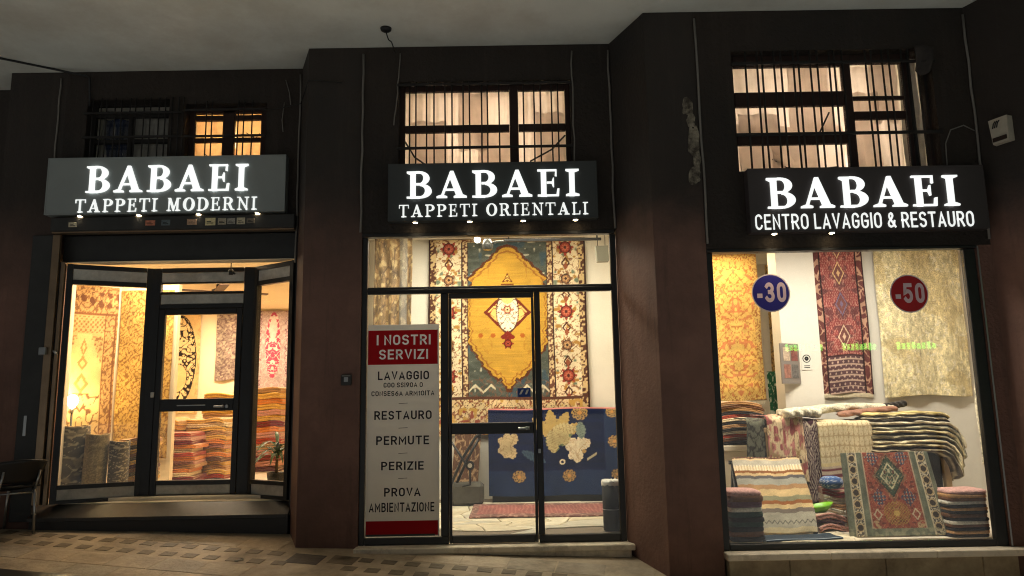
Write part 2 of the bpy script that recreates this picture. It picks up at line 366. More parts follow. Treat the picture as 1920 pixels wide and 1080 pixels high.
def sett(cx, cy, w, d, ang, m=M_SETT, nm='sett'):
    ca, sa = math.cos(ang), math.sin(ang)
    P = [(cx + a*w/2*ca - b*d/2*sa + a*random.uniform(-.006, .006), cy + a*w/2*sa + b*d/2*ca + b*random.uniform(-.004, .004)) for a, b in ((-1, -1), (1, -1), (1, 1), (-1, 1))]
    b = MB(); top = on_ground(P, .002); inner = [tuple(Vector(t)*.94 + sum((Vector(q) for q in top), Vector())/4*.06 + Vector((0, 0, .002))) for t in top]
    low = on_ground(P, -.02)
    b.add(low + top + inner, [(0, 1, 5, 4), (1, 2, 6, 5), (2, 3, 7, 6), (3, 0, 4, 7), (4, 5, 9, 8), (5, 6, 10, 9), (6, 7, 11, 10), (7, 4, 8, 11), (8, 9, 10, 11)])
    b.build(nm, m, pave)
ANG = math.atan(-.173)
for row in range(3):
    for k in range(-3, 24):
        if row < 2 and k in (12, 13): continue
        cx = -4.43 + k*.212*math.cos(ANG) + row*.10; cy = 7.33 + k*.212*math.sin(ANG) - row*.24
        if cy < 6.0 or (cx > -2.25 and cy > 6.98): continue
        if row == 2 and k < 15: continue
        sett(cx, cy, .125, .1, ANG)
e1, e2 = Vector((math.cos(ANG), math.sin(ANG))), Vector((math.sin(ANG), -math.cos(ANG)))
M_PAVES = [mat('paving_slab_%s' % n, S(*c), .6, var=.22, vscale=5, bump=.5, bscale=22, dirt=S(*[int(k*.66) for k in c]), dscale=2.4, dlo=.42, dhi=.72) for n, c in (('tan', (178, 161, 136)), ('buff', (168, 154, 132)), ('grey', (160, 149, 131)))]
for t0, t1, ln in ((-.62, -.36, .42), (-.355, -.075, .42), (.32, .60, .42), (.605, .885, .42), (.89, 1.17, .42)):
    for k in range(-3, 20):
        cc = Vector((-4.43, 7.33)) + e1*(k*ln + (.2 if t0 > .5 else 0)) + e2*((t0+t1)/2)
        if cc.y < 5.9 or cc.y > (7.42 if cc.x < -2.3 else 6.93 if cc.x < 1.0 else 6.3) or (-2.06 < cc.x < -1.3 and t0 > .3 and t0 < .8): continue
        sett(cc.x, cc.y, ln-.006, t1-t0-.006, ANG, M_PAVES[random.randrange(3)], 'paving_slab')
sett(-1.83, 6.80, .30, .24, ANG, M_SLAB, 'drain_cover'); sett(-1.50, 6.79, .24, .2, ANG, M_SETT, 'drain_cover')
# the roadway beyond the kerb
M_ROAD = mat('street_asphalt', S(150, 152, 152), 0.8, var=.2, vscale=3, bump=.4, bscale=40)
kb = MB()
def kerb_y(x): return 6.40 - .17*(x + 4.3)
kb.prism([(-9, kerb_y(-9)), (-3.2, kerb_y(-3.2)), (-3.2, kerb_y(-3.2) - .16), (-9, kerb_y(-9) - .16)], lambda x, y: ground_z(x, y) - .1, lambda x, y: ground_z(x, y) + .02)
kb.build('kerb', M_GRANITE, kind='structure')

MB().add([(x, y, ground_z(max(-14, min(14, x)), max(-12, y)) + .004) for y in (-150, -12, -4, 0, 3, 5.3) for x in (-120, -14, 14, 120)], [(4*j + i, 4*j + i + 1, 4*j + i + 5, 4*j + i + 4) for j in range(5) for i in range(3)]).build('road', M_ROAD, kind='structure')
# portico ceiling slab over the pavement
box('portico_ceiling', M_CEIL, None, -14, 14, 3.6, 8.9, ZC, ZC + .35, kind='structure')

# the front of the building -----------------------------------------------------
bld = empty('building', (0, 7.3, 0), 'dark brown rendered building front stepping forward in three lit shop bays', 'building')
def wall(plan, z0, z1, m, nm='wall'): return MB().prism(plan, z0, z1).build(nm, m, bld)
def bay_wall(x0, x1, y, th, z0, z1, m, nm='wall'): return wall([(x0, y), (x1, y), (x1, y+th), (x0, y+th)], z0, z1, m, nm)
ZT = ZC - .004
# far left bay and first pillar
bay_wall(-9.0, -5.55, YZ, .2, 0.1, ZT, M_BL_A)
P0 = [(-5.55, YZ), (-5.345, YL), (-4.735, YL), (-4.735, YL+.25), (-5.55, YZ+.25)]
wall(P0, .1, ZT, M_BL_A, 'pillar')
# left bay above the opening, with its two window openings
for a in ((-4.735, -4.50, 3.36, ZT), (-3.62, -3.44, 4.13, ZT), (-2.575, -2.2, 3.36, ZT), (-4.50, -3.62, 4.82, ZT), (-3.44, -2.575, 4.76, ZT), (-4.50, -2.575, 3.36, 4.13)):
    bay_wall(a[0], a[1], YL, .22, a[2], a[3], M_UP)
# pillar with splayed flank between left and middle bays
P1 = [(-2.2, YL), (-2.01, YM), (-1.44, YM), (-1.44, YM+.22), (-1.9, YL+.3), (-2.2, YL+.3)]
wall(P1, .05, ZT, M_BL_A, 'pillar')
for a in ((-1.44, -1.09, 3.19, ZT), (.65, 1.06, 3.19, ZT), (-1.09, .65, 4.76, ZT), (-1.09, .65, 3.19, 3.84)):
    bay_wall(a[0], a[1], YM, .22, a[2], a[3], M_UP)
# second pillar: splayed flank facing the middle shop
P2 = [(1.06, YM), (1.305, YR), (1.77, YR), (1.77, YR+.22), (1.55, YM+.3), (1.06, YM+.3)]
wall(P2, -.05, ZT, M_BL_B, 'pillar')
for a in ((1.77, 2.11, 2.85, ZT), (3.98, 4.33, 2.85, ZT), (2.11, 3.98, 4.74, ZT), (2.11, 3.98, 2.85, 3.57)):
    bay_wall(a[0], a[1], YR, .22, a[2], a[3], M_UP)
bay_wall(4.195, 4.33, YR, .22, -.1, 2.85, M_LOW, 'pillar')
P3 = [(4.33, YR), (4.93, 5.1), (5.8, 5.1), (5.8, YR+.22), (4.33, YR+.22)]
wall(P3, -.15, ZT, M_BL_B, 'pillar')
# peeling plaster beside the conduit on the second pillar
M_PEEL = mat('bare_plaster', S(138, 130, 114), .9, var=.35, vscale=20, bump=.9, bscale=50, dirt=S(62, 54, 46), dscale=12, dlo=.4, dhi=.62)
def peel(cx, cz, rx, rz, seed):
    n = 34; P = []
    for k in range(n):
        t = 2*math.pi*k/n; w = .75 + .5*(float(vn(np.array(2.2*math.cos(t)+5.), np.array(2.2*math.sin(t)+5.), seed)) - .3)
        P.append((cx + rx*w*math.cos(t), cz + rz*w*math.sin(t)))
    MB().slab(P, YR - .004 - .0012*seed, YR + .01).build('peeling_patch', M_PEEL, bld)
peel(1.672, 4.19, .058, .10, 1); peel(1.70, 4.07, .05, .07, 2); peel(1.715, 3.86, .062, .18, 3); peel(1.735, 3.68, .034, .16, 4); peel(1.70, 3.53, .065, .10, 5)
# sills, plinths, steps
def ledge(name, m, *a, b=.006): return MB().bbox(*a, b).build(name, m, bld)
ledge('door_sill', M_MARBLE, -1.455, 1.10, YM - .13, YM + .2, .185, .238); ledge('sill_riser', M_MARBLE, -1.43, 1.07, YM - .10, YM + .19, -.02, .184)
for x0, x1 in ((1.765, 2.62), (2.623, 3.50), (3.503, 4.30)):
    ledge('window_sill', M_MARBLE, x0, x1, YR - .12, YR + .2, .195, .25)
M_PLINTH = mat('travertine_plinth', S(166, 150, 122), .55, var=.16, vscale=5, dirt=S(120, 104, 82), dscale=2.6)
for x0, x1 in ((1.79, 2.29), (2.293, 3.09), (3.093, 3.9), (3.903, 4.2)):
    ledge('plinth_panel', M_PLINTH, x0, x1, YR - .07, YR + .18, -.12, .193)
# left entrance: dark riser, sloping tread, marble landing
MB().bbox(-4.73, -2.2, YL - .06, YL + .2, .2, .455, .004).build('step_riser', M_BLACK, bld)
MB().add([(-4.735, YL-.085, .458), (-2.198, YL-.085, .458), (-2.198, YL+.09, .56), (-4.735, YL+.09, .56), (-4.735, YL-.085, .49), (-2.198, YL-.085, .49), (-2.198, YL+.09, .60), (-4.735, YL+.09, .60)],
         [(0, 3, 2, 1), (4, 5, 6, 7), (0, 1, 5, 4), (1, 2, 6, 5), (2, 3, 7, 6), (3, 0, 4, 7)]).build('step_tread', M_GRANITE, bld)
box('landing', M_MARBLE, bld, -4.735, -2.2, YL+.092, YL+.42, .3, .605)

# conduits and wires on the wall -------------------------------------------------
def wire(name, pts, r, m, label, cat='cable', n=6): return MB().tube(pts, r, n).build(name, m, None, label, cat)
def wob(x, y, z0, z1, k=9, a=.006, lean=0.0): return [(x + lean*(i/k) + random.uniform(-a, a), y, z0 + (z1-z0)*i/k) for i in range(k+1)]
wire('conduit', wob(-4.80, YL-.012, 4.15, ZC-.08), .009, M_CABLE, 'thin grey conduit rising from the light grey sign to the ceiling')
wire('conduit', wob(-2.215, YL-.014, 3.0, ZC-.08), .010, M_CABLE, 'thin grey conduit in the corner right of the grey sign')
wire('conduit', wob(-1.45, YM-.014, 3.2, ZC-.08), .011, M_CABLE, 'grey conduit above the left top corner of the middle shopfront')
wire('conduit', wob(-1.13, YM-.012, 4.3, ZC-.08, lean=.06), .006, M_CABLE, 'thin wire hanging left of the middle barred window')
wire('conduit', wob(.672, YM-.012, 3.87, ZC-.08), .008, M_CABLE, 'thin grey conduit at the right edge of the middle barred window')
wire('conduit', wob(1.045, YM-.014, 3.2, ZC-.08), .011, M_CABLE, 'grey conduit in the corner beside the splayed second pillar')
wire('conduit', wob(1.785, YR-.014, 2.9, ZC-.08), .011, M_CABLE, 'grey conduit running past the peeling plaster patches')
wire('conduit', wob(4.318, YR-.014, 2.9, ZC-.08), .012, M_CABLE, 'grey conduit in the far right corner beside the restoration sign')
wire('wire', [(4.30, YR-.012, 3.92), (4.2, YR-.02, 3.97), (4.08, YR-.012, 3.93), (4.02, YR-.012, 3.8), (4.01, YR-.012, 3.56)], .006, M_CABLE, 'curved thin wire between the right barred window and the corner conduit')
wire('wire', [(-2.37, YL-.03, 5.0), (-2.33, YL-.02, 4.86), (-2.31, YL-.03, 4.72)], .005, M_CABLE, 'short loose wire end dangling right of the lit orange window')
wire('wire', [(-2.38, YL-.02, 4.75), (-2.40, YL-.02, 4.55), (-2.385, YL-.02, 4.42)], .005, M_CABLE, 'loose wire with a white tip right of the lit orange window')
wire('wire', [(-2.6, YL-.03, 4.66), (-2.4, YL-.04, 4.68), (-2.2, YL-.03, 4.73), (-2.0, YM-.02, 4.79), (-1.85, YM-.015, 4.78), (-1.66, YM-.012, 4.76)], .005, M_WIRE, 'slack black wire crossing from the left bay onto the pillar')
wire('ceiling_cable', [(-5.75, 6.85, ZC-.012), (-5.2, 7.2, ZC-.014), (-4.85, 7.44, ZC-.012), (-4.5, 7.47, ZC-.085), (-4.47, 7.50, ZC-.1), (-4.47, YL-.012, ZC-.4)], .012, M_WIRE, 'dark cable crossing the portico ceiling at the upper left')
cf = empty('ceiling_socket', (-1.16, 6.72, ZC), 'small black lamp socket without shade on the portico ceiling', 'lamp socket')
MB().lathe((-1.16, 6.72, ZC-.035), [(.03, 0), (.05, .012), (.055, .034)], 20).build('rose', M_WIRE, cf)
MB().tube([(-1.16, 6.72, ZC-.03), (-1.15, 6.73, ZC-.07), (-1.14, 6.76, ZC-.10), (-1.125, 6.84, ZC-.08), (-1.12, 7.05, ZC-.085)], .006).build('lead', M_WIRE, cf)

# alarm box on the far right splayed wall
d = Vector((.6, -1.4, 0)).normalized(); nrm = Vector((d.y, -d.x, 0))
c = Vector((4.33, YR, 3.84)) + d*.24
ab = empty('alarm_box', c, 'white alarm box on the dark splayed wall at the right', 'alarm')
M_ALARM = mat('aged_white_plastic', S(170, 162, 146), .5, var=.1, vscale=12)
def obox(c, d, n, w, dep, z0, z1, taper=0.0):
    b = MB(); v = []
    for z, t in ((z0, taper), (z1, 0)):
        for s, k in ((-1, 0), (1, 0), (1, 1), (-1, 1)):
            p = c + d*s*(w/2 - (t if k else 0)) + n*(dep - t if k else 0); v.append((p.x, p.y, c.z + z))
    return b.add(v, [(0, 3, 2, 1), (4, 5, 6, 7), (0, 1, 5, 4), (1, 2, 6, 5), (2, 3, 7, 6), (3, 0, 4, 7)])
obox(c, d, nrm, .165, .075, -.12, .105, .012).build('housing', M_ALARM, ab)
obox(c + nrm*.066 + Vector((0, 0, -.085)), d, nrm, .12, .014, -.018, .018).build('strobe', mat('dark_lens', S(52, 40, 36), .25), ab)
for k in range(3):
    q = c + nrm*.077 + d*(-.05 + .018*k)
    MB().tube([q + Vector((0, 0, .02)), q + d*.012 + Vector((0, 0, .06)), q + d*.03 + Vector((0, 0, .08))], .005).build('emblem_stroke', M_WIRE, ab)
# bell push on the first pillar
bp_ = empty('bell_push', (-1.565, YM, 1.76), 'small dark square bell push on the pillar left of the services banner', 'doorbell')
MB().bbox(-1.615, -1.515, YM-.03, YM, 1.712, 1.815, .006).build('housing', M_DARK, bp_)
MB().bbox(-1.585, -1.545, YM-.036, YM-.03, 1.745, 1.79, .004).build('button', M_STEEL, bp_)
MB().bbox(-1.605, -1.525, YM-.034, YM-.03, 1.797, 1.808, .001).build('name_plate', mat('grey_plate', S(120, 116, 108), .5), bp_)

# ================================================================== SHOP ROOMS (shells)
def room(x0, x1, y0, y1, z0, z1, mw, mf, tagname):
    t = .12
    w = empty_struct('shop_wall')
    box('back_wall', mw, w, x0-t, x1+t, y1, y1+t, z0-.2, z1+.1)
    box('side_wall', mw, w, x0-t, x0, y0, y1, z0-.2, z1+.1); box('side_wall', mw, w, x1, x1+t, y0, y1, z0-.2, z1+.1)
    f = box('shop_floor', mf, None, x0, x1, y0, y1, z0-.2, z0, kind='structure')
    box('shop_ceiling', M_WARMW if tagname == 'l' else M_WHITE, None, x0, x1, y0, y1, z1, z1 + (.006 if tagname == 'm' else .1), kind='structure')
    return w, f
def empty_struct(name):
    o = bpy.data.objects.new(name, None); COL.objects.link(o); o['kind'] = 'structure'; return o
wL, fL = room(-5.95, -2.12, YL+.225, 12.1, FL, 3.13, M_WARMW, M_TILE, 'l')
wM, fM = room(-1.95, 1.42, YM+.222, 10.12, FM, 3.80, M_WHITE, mat('mortar_bed', S(120, 108, 92), .8), 'm')
wR, fR = room(1.58, 5.35, YR+.222, 9.7, FR, 3.3, M_WHITE, M_TILE, 'r')
# left room closes against the first pillar and the header
box('side_wall', M_WARMW, wL, -5.95, -4.74, YL+.26, YL+.45, .3, 3.2)
box('side_wall', M_WHITE, wM, 1.06, 1.42, YM+.3, YM+.34, .1, 3.79)
# right shop: front partition wall, pilaster
M_GWALL = mat('grey_white_plaster', S(206, 201, 190), .9, var=.06, vscale=2, bump=.1, bscale=40)
box('partition', M_GWALL, wR, 3.462, 5.35, 8.36, 8.5, FR, 3.3); box('pilaster', M_GWALL, wR, 3.03, 3.46, 8.26, 8.52, FR, 3.299)
# crazy paving in the middle shop: irregular flags, each laid singly
M_FLAG = [mat('flagstone_%s' % n, S(*c), .35, var=.12, vscale=6, dirt=S(*dc), dscale=5, dlo=.5, dhi=.8) for n, c, dc in (('pale', (232, 224, 200), (196, 184, 156)), ('cream', (222, 210, 182), (180, 168, 140)), ('grey', (206, 200, 182), (170, 160, 140)))]
rs = np.random.RandomState(5)
gx, gy = 9, 9; jx = rs.uniform(-.42, .42, (gy+1, gx+1)); jy = rs.uniform(-.42, .42, (gy+1, gx+1))
def fp(i, j): return Vector((-1.2 + (i + jx[j, i])*.29 + (.14 if j % 2 else 0), 7.33 + (j + jy[j, i])*.26))
for j in range(gy):
    for i in range(gx):
        q = [fp(i, j), fp(i+1, j), fp(i+1, j+1), fp(i, j+1)]
        mids = []
        for k in range(4):
            a, b_ = q[k], q[(k+1) % 4]; mids += [a, (a+b_)/2 + Vector(((a-b_).y, (b_-a).x))*.04*(1 if (i+j+k) % 2 else -1)]
        c0 = sum(mids, Vector((0, 0)))/8
        P = [(c0 + (p-c0)*.955) for p in mids]
        if any(p.x < -1.95 or p.x > 1.41 or p.y < 7.325 or p.y > 9.9 for p in P): continue
        b = MB(); lo = [(p.x, p.y, FM-.005) for p in P]; hi = [(p.x, p.y, FM+.007) for p in P]; tp = [((c0 + (p-c0)*.97).x, (c0 + (p-c0)*.97).y, FM+.012) for p in P]
        b.add(lo + hi + tp, [(k, (k+1) % 8, 8 + (k+1) % 8, 8 + k) for k in range(8)] + [(8 + k, 8 + (k+1) % 8, 16 + (k+1) % 8, 16 + k) for k in range(8)] + [tuple(range(16, 24))])
        b.build('flagstone', M_FLAG[rs.randint(3)], fM)
# lamps that light the rooms
def area(name, loc, sx, sy, energy, col, rot=(0, 0, 0)):
    l = bpy.data.lights.new(name, 'AREA'); l.shape = 'RECTANGLE'; l.size = sx; l.size_y = sy; l.energy = energy; l.color = col
    o = bpy.data.objects.new(name, l); COL.objects.link(o); o.location = loc; o.rotation_euler = rot; return o
area('shop_room_light', (-3.9, 8.5, 3.10), 1.4, .5, 52, (1, .78, .52)); area('shop_room_light', (-4.2, 11.0, 3.10), 1.4, .5, 100, (1, .78, .53))
area('shop_room_light', (-3.6, 8.02, 3.09), 1.6, .12, 20, (1, .80, .52)); area('shop_room_light', (-.1, 7.5, 3.77), 1.4, .2, 34, (1, .94, .76))  # the narrow left one is an added fill for the rolled rugs' fronts
area('shop_room_light', (-.3, 8.7, 3.78), 1.6, .8, 100, (1, .94, .74))
area('shop_room_light', (3.2, 6.95, 3.27), 1.9, .35, 118, (1, .93, .78)); area('shop_room_light', (2.45, 8.5, 3.27), .8, .5, 20, (1, .80, .48))

# ================================================================== SHOPFRONTS
def pane(parent, *a): return box('glass', M_GLASS, parent, *a)
# ---- middle shopfront
sf = empty('shopfront', (-.2, YM, .24), 'black metal shopfront with glass door and tall transom in the middle bay', 'shopfront')
y0, y1 = YM+.02, YM+.08
def bar(parent, nm, x0, x1, z0, z1, ya=None, yb=None, m=M_BLACK, b=.005): return MB().bbox(x0, x1, y0 if ya is None else ya, y1 if yb is None else yb, z0, z1, b).build(nm, m, parent)
bar(sf, 'header', -1.438, 1.04, 3.152, 3.188, YM-.01); bar(sf, 'jamb', -1.438, -1.385, .24, 3.150); bar(sf, 'jamb', .995, 1.05, .24, 3.150)
bar(sf, 'transom_bar', -1.383, .993, 2.588, 2.655); bar(sf, 'transom_bead', -1.383, .993, 2.61, 2.632, y0-.012, y0-.001)
bar(sf, 'mullion', -.672, -.598, .31, 2.586); bar(sf, 'mullion', .236, .292, .31, 2.586); bar(sf, 'bottom_rail', -1.383, -.6, .24, .308); bar(sf, 'bottom_rail', .24, .993, .24, .308)
pane(sf, -1.38, .99, y0+.025, y0+.033, 2.657, 3.15); pane(sf, -1.38, -.674, y0+.025, y0+.033, .31, 2.586); pane(sf, .294, .99, y0+.025, y0+.033, .31, 2.586)
dr = MB().bbox(-.594, .232, y0-.005, y0+.045, 2.535, 2.584, .004).bbox(-.594, -.568, y0-.005, y0+.045, .246, 2.534, .004).bbox(.206, .232, y0-.005, y0+.045, .246, 2.534, .004).bbox(-.567, .205, y0-.005, y0+.045, 1.235, 1.34, .004).bbox(-.567, .205, y0-.005, y0+.045, .246, .315, .004).build('door', M_BLACK, sf)
pane(dr, -.567, .205, y0+.015, y0+.023, 1.341, 2.534); pane(dr, -.567, .205, y0+.015, y0+.023, .316, 1.234)
MB().bbox(.06, .16, y0-.05, y0-.03, 1.275, 1.295, .004).tube([(.14, y0-.005, 1.285), (.14, y0-.05, 1.285)], .014).lathe((.15, y0-.02, 1.27), [(.018, 0), (.02, .03)], 12).build('handle', M_STEEL, dr)
MB().bbox(.245, .27, y0-.012, y0, 1.05, 1.09, .003).build('lock', M_STEEL, sf)
# ---- right display window
dw = empty('display_window', (3.0, YR, .25), 'large black framed display window in the right bay', 'window')
y0, y1 = YR+.02, YR+.08
bar(dw, 'header', 1.772, 4.194, 2.822, 2.848, YR-.01); bar(dw, 'jamb', 1.772, 1.828, .252, 2.82); bar(dw, 'jamb', 4.092, 4.194, .252, 2.82); bar(dw, 'bottom_rail', 1.83, 4.09, .252, .305)
bar(dw, 'trim_strip', 4.196, 4.208, .252, 2.84, YR-.012, YR-.002, M_STEEL, .002)
pane(dw, 1.83, 4.09, y0+.025, y0+.033, .307, 2.82)
# ---- left shopfront with splayed side lights
ls = empty('shopfront', (-3.3, YL, .6), 'black framed shopfront with recessed door and splayed side panels in the left bay', 'shopfront')
A, B, Cc, Dd = Vector((-4.60, 7.585, 0)), Vector((-3.87, 7.92, 0)), Vector((-2.745, 7.92, 0)), Vector((-2.225, 7.585, 0))
def seg(nm, m, p, q, a0, a1, z0, z1, dep=.05, off=0.0, parent=ls):
    """upright board between fractions a0..a1 of the line p-q"""
    dd = (q-p); n = Vector((dd.y, -dd.x, 0)).normalized()
    s, e = p + dd*a0, p + dd*a1
    P = [(s + n*(dep/2+off)), (e + n*(dep/2+off)), (e - n*(dep/2-off)), (s - n*(dep/2-off))]
    return MB().prism([(v.x, v.y) for v in P], z0, z1).build(nm, m, parent)
for p, q, w in ((A, B, .80), (Cc, Dd, .62)):
    f = .055/w
    seg('post', M_BLACK, p, q, 0, f, .606, 3.03, .06); seg('post', M_BLACK, p, q, 1-f, 1, .606, 3.03, .06)
    for z0, z1 in ((2.985, 3.03), (2.82, 2.868), (.745, .785), (.606, .64)): seg('rail', M_BLACK, p, q, f+.002, 1-f-.002, z0, z1, .055)
    seg('stone_band', M_GREYST, p, q, f+.002, 1-f-.002, 2.87, 2.983, .03); seg('stone_band', M_GREYST, p, q, f+.002, 1-f-.002, .642, .743, .03)
    seg('glass', M_GLASS, p, q, f+.002, 1-f-.002, .787, 2.818, .008)
yd = 7.89
bar(ls, 'mullion', -3.868, -3.765, .606, 3.03, yd, yd+.06); bar(ls, 'mullion', -2.868, -2.75, .606, 3.03, yd, yd+.06)
for z0, z1 in ((2.985, 3.03), (2.858, 2.872), (2.745, 2.77), (2.585, 2.635)): bar(ls, 'rail', -3.763, -2.87, z0, z1, yd, yd+.055)
bar(ls, 'stone_band', -3.763, -2.87, 2.874, 2.983, yd+.015, yd+.04, M_GREYST); bar(ls, 'stone_band', -3.763, -2.87, 2.637, 2.743, yd+.015, yd+.04, M_GREYST)
pane(ls, -3.763, -2.87, yd+.02, yd+.028, 2.772, 2.857)
D = MB()
for a in ((-3.762, -3.70, .626, 2.583), (-2.93, -2.871, .626, 2.583), (-3.699, -2.931, 2.52, 2.583), (-3.699, -2.931, 1.495, 1.625), (-3.699, -2.931, .745, .79), (-3.699, -2.931, .626, .645)):
    D.bbox(a[0], a[1], yd-.005, yd+.045, a[2], a[3], .004)
dl = D.build('door', M_BLACK, ls)
pane(dl, -3.699, -2.931, yd+.015, yd+.023, 1.626, 2.519); pane(dl, -3.699, -2.931, yd+.015, yd+.023, .791, 1.494)
bar(dl, 'kick_panel', -3.699, -2.931, .646, .744, yd+.005, yd+.03, M_GREYST)
bar(dl, 'letter_slot', -3.52, -3.22, 1.55, 1.562, yd-.012, yd-.006, M_STEEL, .002)
MB().bbox(-3.12, -3.02, yd-.055, yd-.035, 1.53, 1.55, .004).tube([(-3.03, yd-.005, 1.54), (-3.03, yd-.05, 1.54)], .014).tube([(-2.99, yd-.005, 1.54), (-2.99, yd-.03, 1.54)], .017).build('handle', M_STEEL, dl)
bar(ls, 'alarm_contact', -3.80, -3.765, 1.645, 1.70, yd-.02, yd-.002, mat('white_plastic', S(205, 200, 190), .5), .004)
# header beam and shutter box over the left opening
bar(ls, 'header', -4.70, -2.222, 3.06, 3.345, YL+.10, YL+.2, M_DARK); bar(ls, 'shutter_box', -4.735, -2.21, 3.352, 3.5, YL-.10, YL-.003, M_DARK, .01); bar(ls, 'box_lip', -4.72, -2.215, 3.335, 3.351, YL-.09, YL+.0, M_BRONZE, .003)
bar(ls, 'soffit', -4.733, -2.203, 3.05, 3.058, YL+.05, YL+.205, M_WARMW, .002)
# shutter guides at the left jamb
bar(ls, 'shutter_guide', -4.732, -4.655, .606, 3.33, YL-.045, YL+.0, M_BRONZE); bar(ls, 'shutter_guide', -4.64, -4.60, .606, 3.05, YL-.02, YL+.02, M_BRONZE); bar(ls, 'guide_cover', -4.95, -4.735, .45, 3.33, YL-.03, YL-.004, M_DARK)
bar(ls, 'guide_channel', -4.654, -4.642, .606, 3.05, YL-.01, YL+.02, M_WIRE, .002)
lk = MB().bbox(-4.76, -4.69, YL-.085, YL-.046, 2.08, 2.16, .006).build('lock_box', M_STEEL, ls)
MB().tube([(-4.62, YL-.02, 2.12), (-4.62, YL-.06, 2.12), (-4.60, YL-.07, 2.11), (-4.585, YL-.06, 2.08)], .011).build('hook', M_STEEL, ls)
bar(ls, 'lock_plate', -4.88, -4.85, 1.28, 1.48, YL-.036, YL-.031, M_STEEL, .002)
bar(ls, 'jamb', -2.222, -2.2, .5, 3.33, YL+.02, YL+.2, M_BLACK)
# stickers along the shutter box
for x, w, h, c, lab in ((-4.50, .085, .05, (196, 186, 160), 'small cream sticker at the left end of the shutter box'), (-3.70, .1, .055, (190, 118, 92), 'small reddish sticker near the middle of the shutter box'),
                        (-3.54, .09, .06, (92, 104, 108), 'small bluish grey sticker right of the reddish one'), (-3.27, .1, .058, (186, 152, 124), 'small tan sticker right of the middle of the shutter box'),
                        (-3.08, .105, .08, (210, 196, 150), 'square yellowish sticker, leftmost of the five close together'), (-2.96, .085, .07, (160, 150, 130), 'pale sticker, second of the five close together'),
                        (-2.865, .08, .06, (150, 146, 136), 'grey sticker, third of the five close together'), (-2.765, .085, .07, (186, 176, 150), 'printed sticker, fourth of the five close together'), (-2.665, .08, .05, (112, 104, 92), 'dark sticker, last of the five close together')):
    z = 3.425 + .02*(x + 3.6)/1.0*.3
    st = MB().bbox(x-w/2, x+w/2, YL-.104, YL-.1005, z-h/2, z+h/2, .001).build('sticker', mat('sticker_%d_%d' % (c[0], c[2]), S(*c), .5, var=.35, vscale=60), None, lab, 'sticker', 'stickers on the shutter box')
    for k in range(2): MB().box(x-w*.35, x+w*(.1+.2*k), YL-.1046, YL-.1042, z-h*.05-h*.2*k, z+h*.06-h*.2*k).build('printed_line', M_WIRE, st)

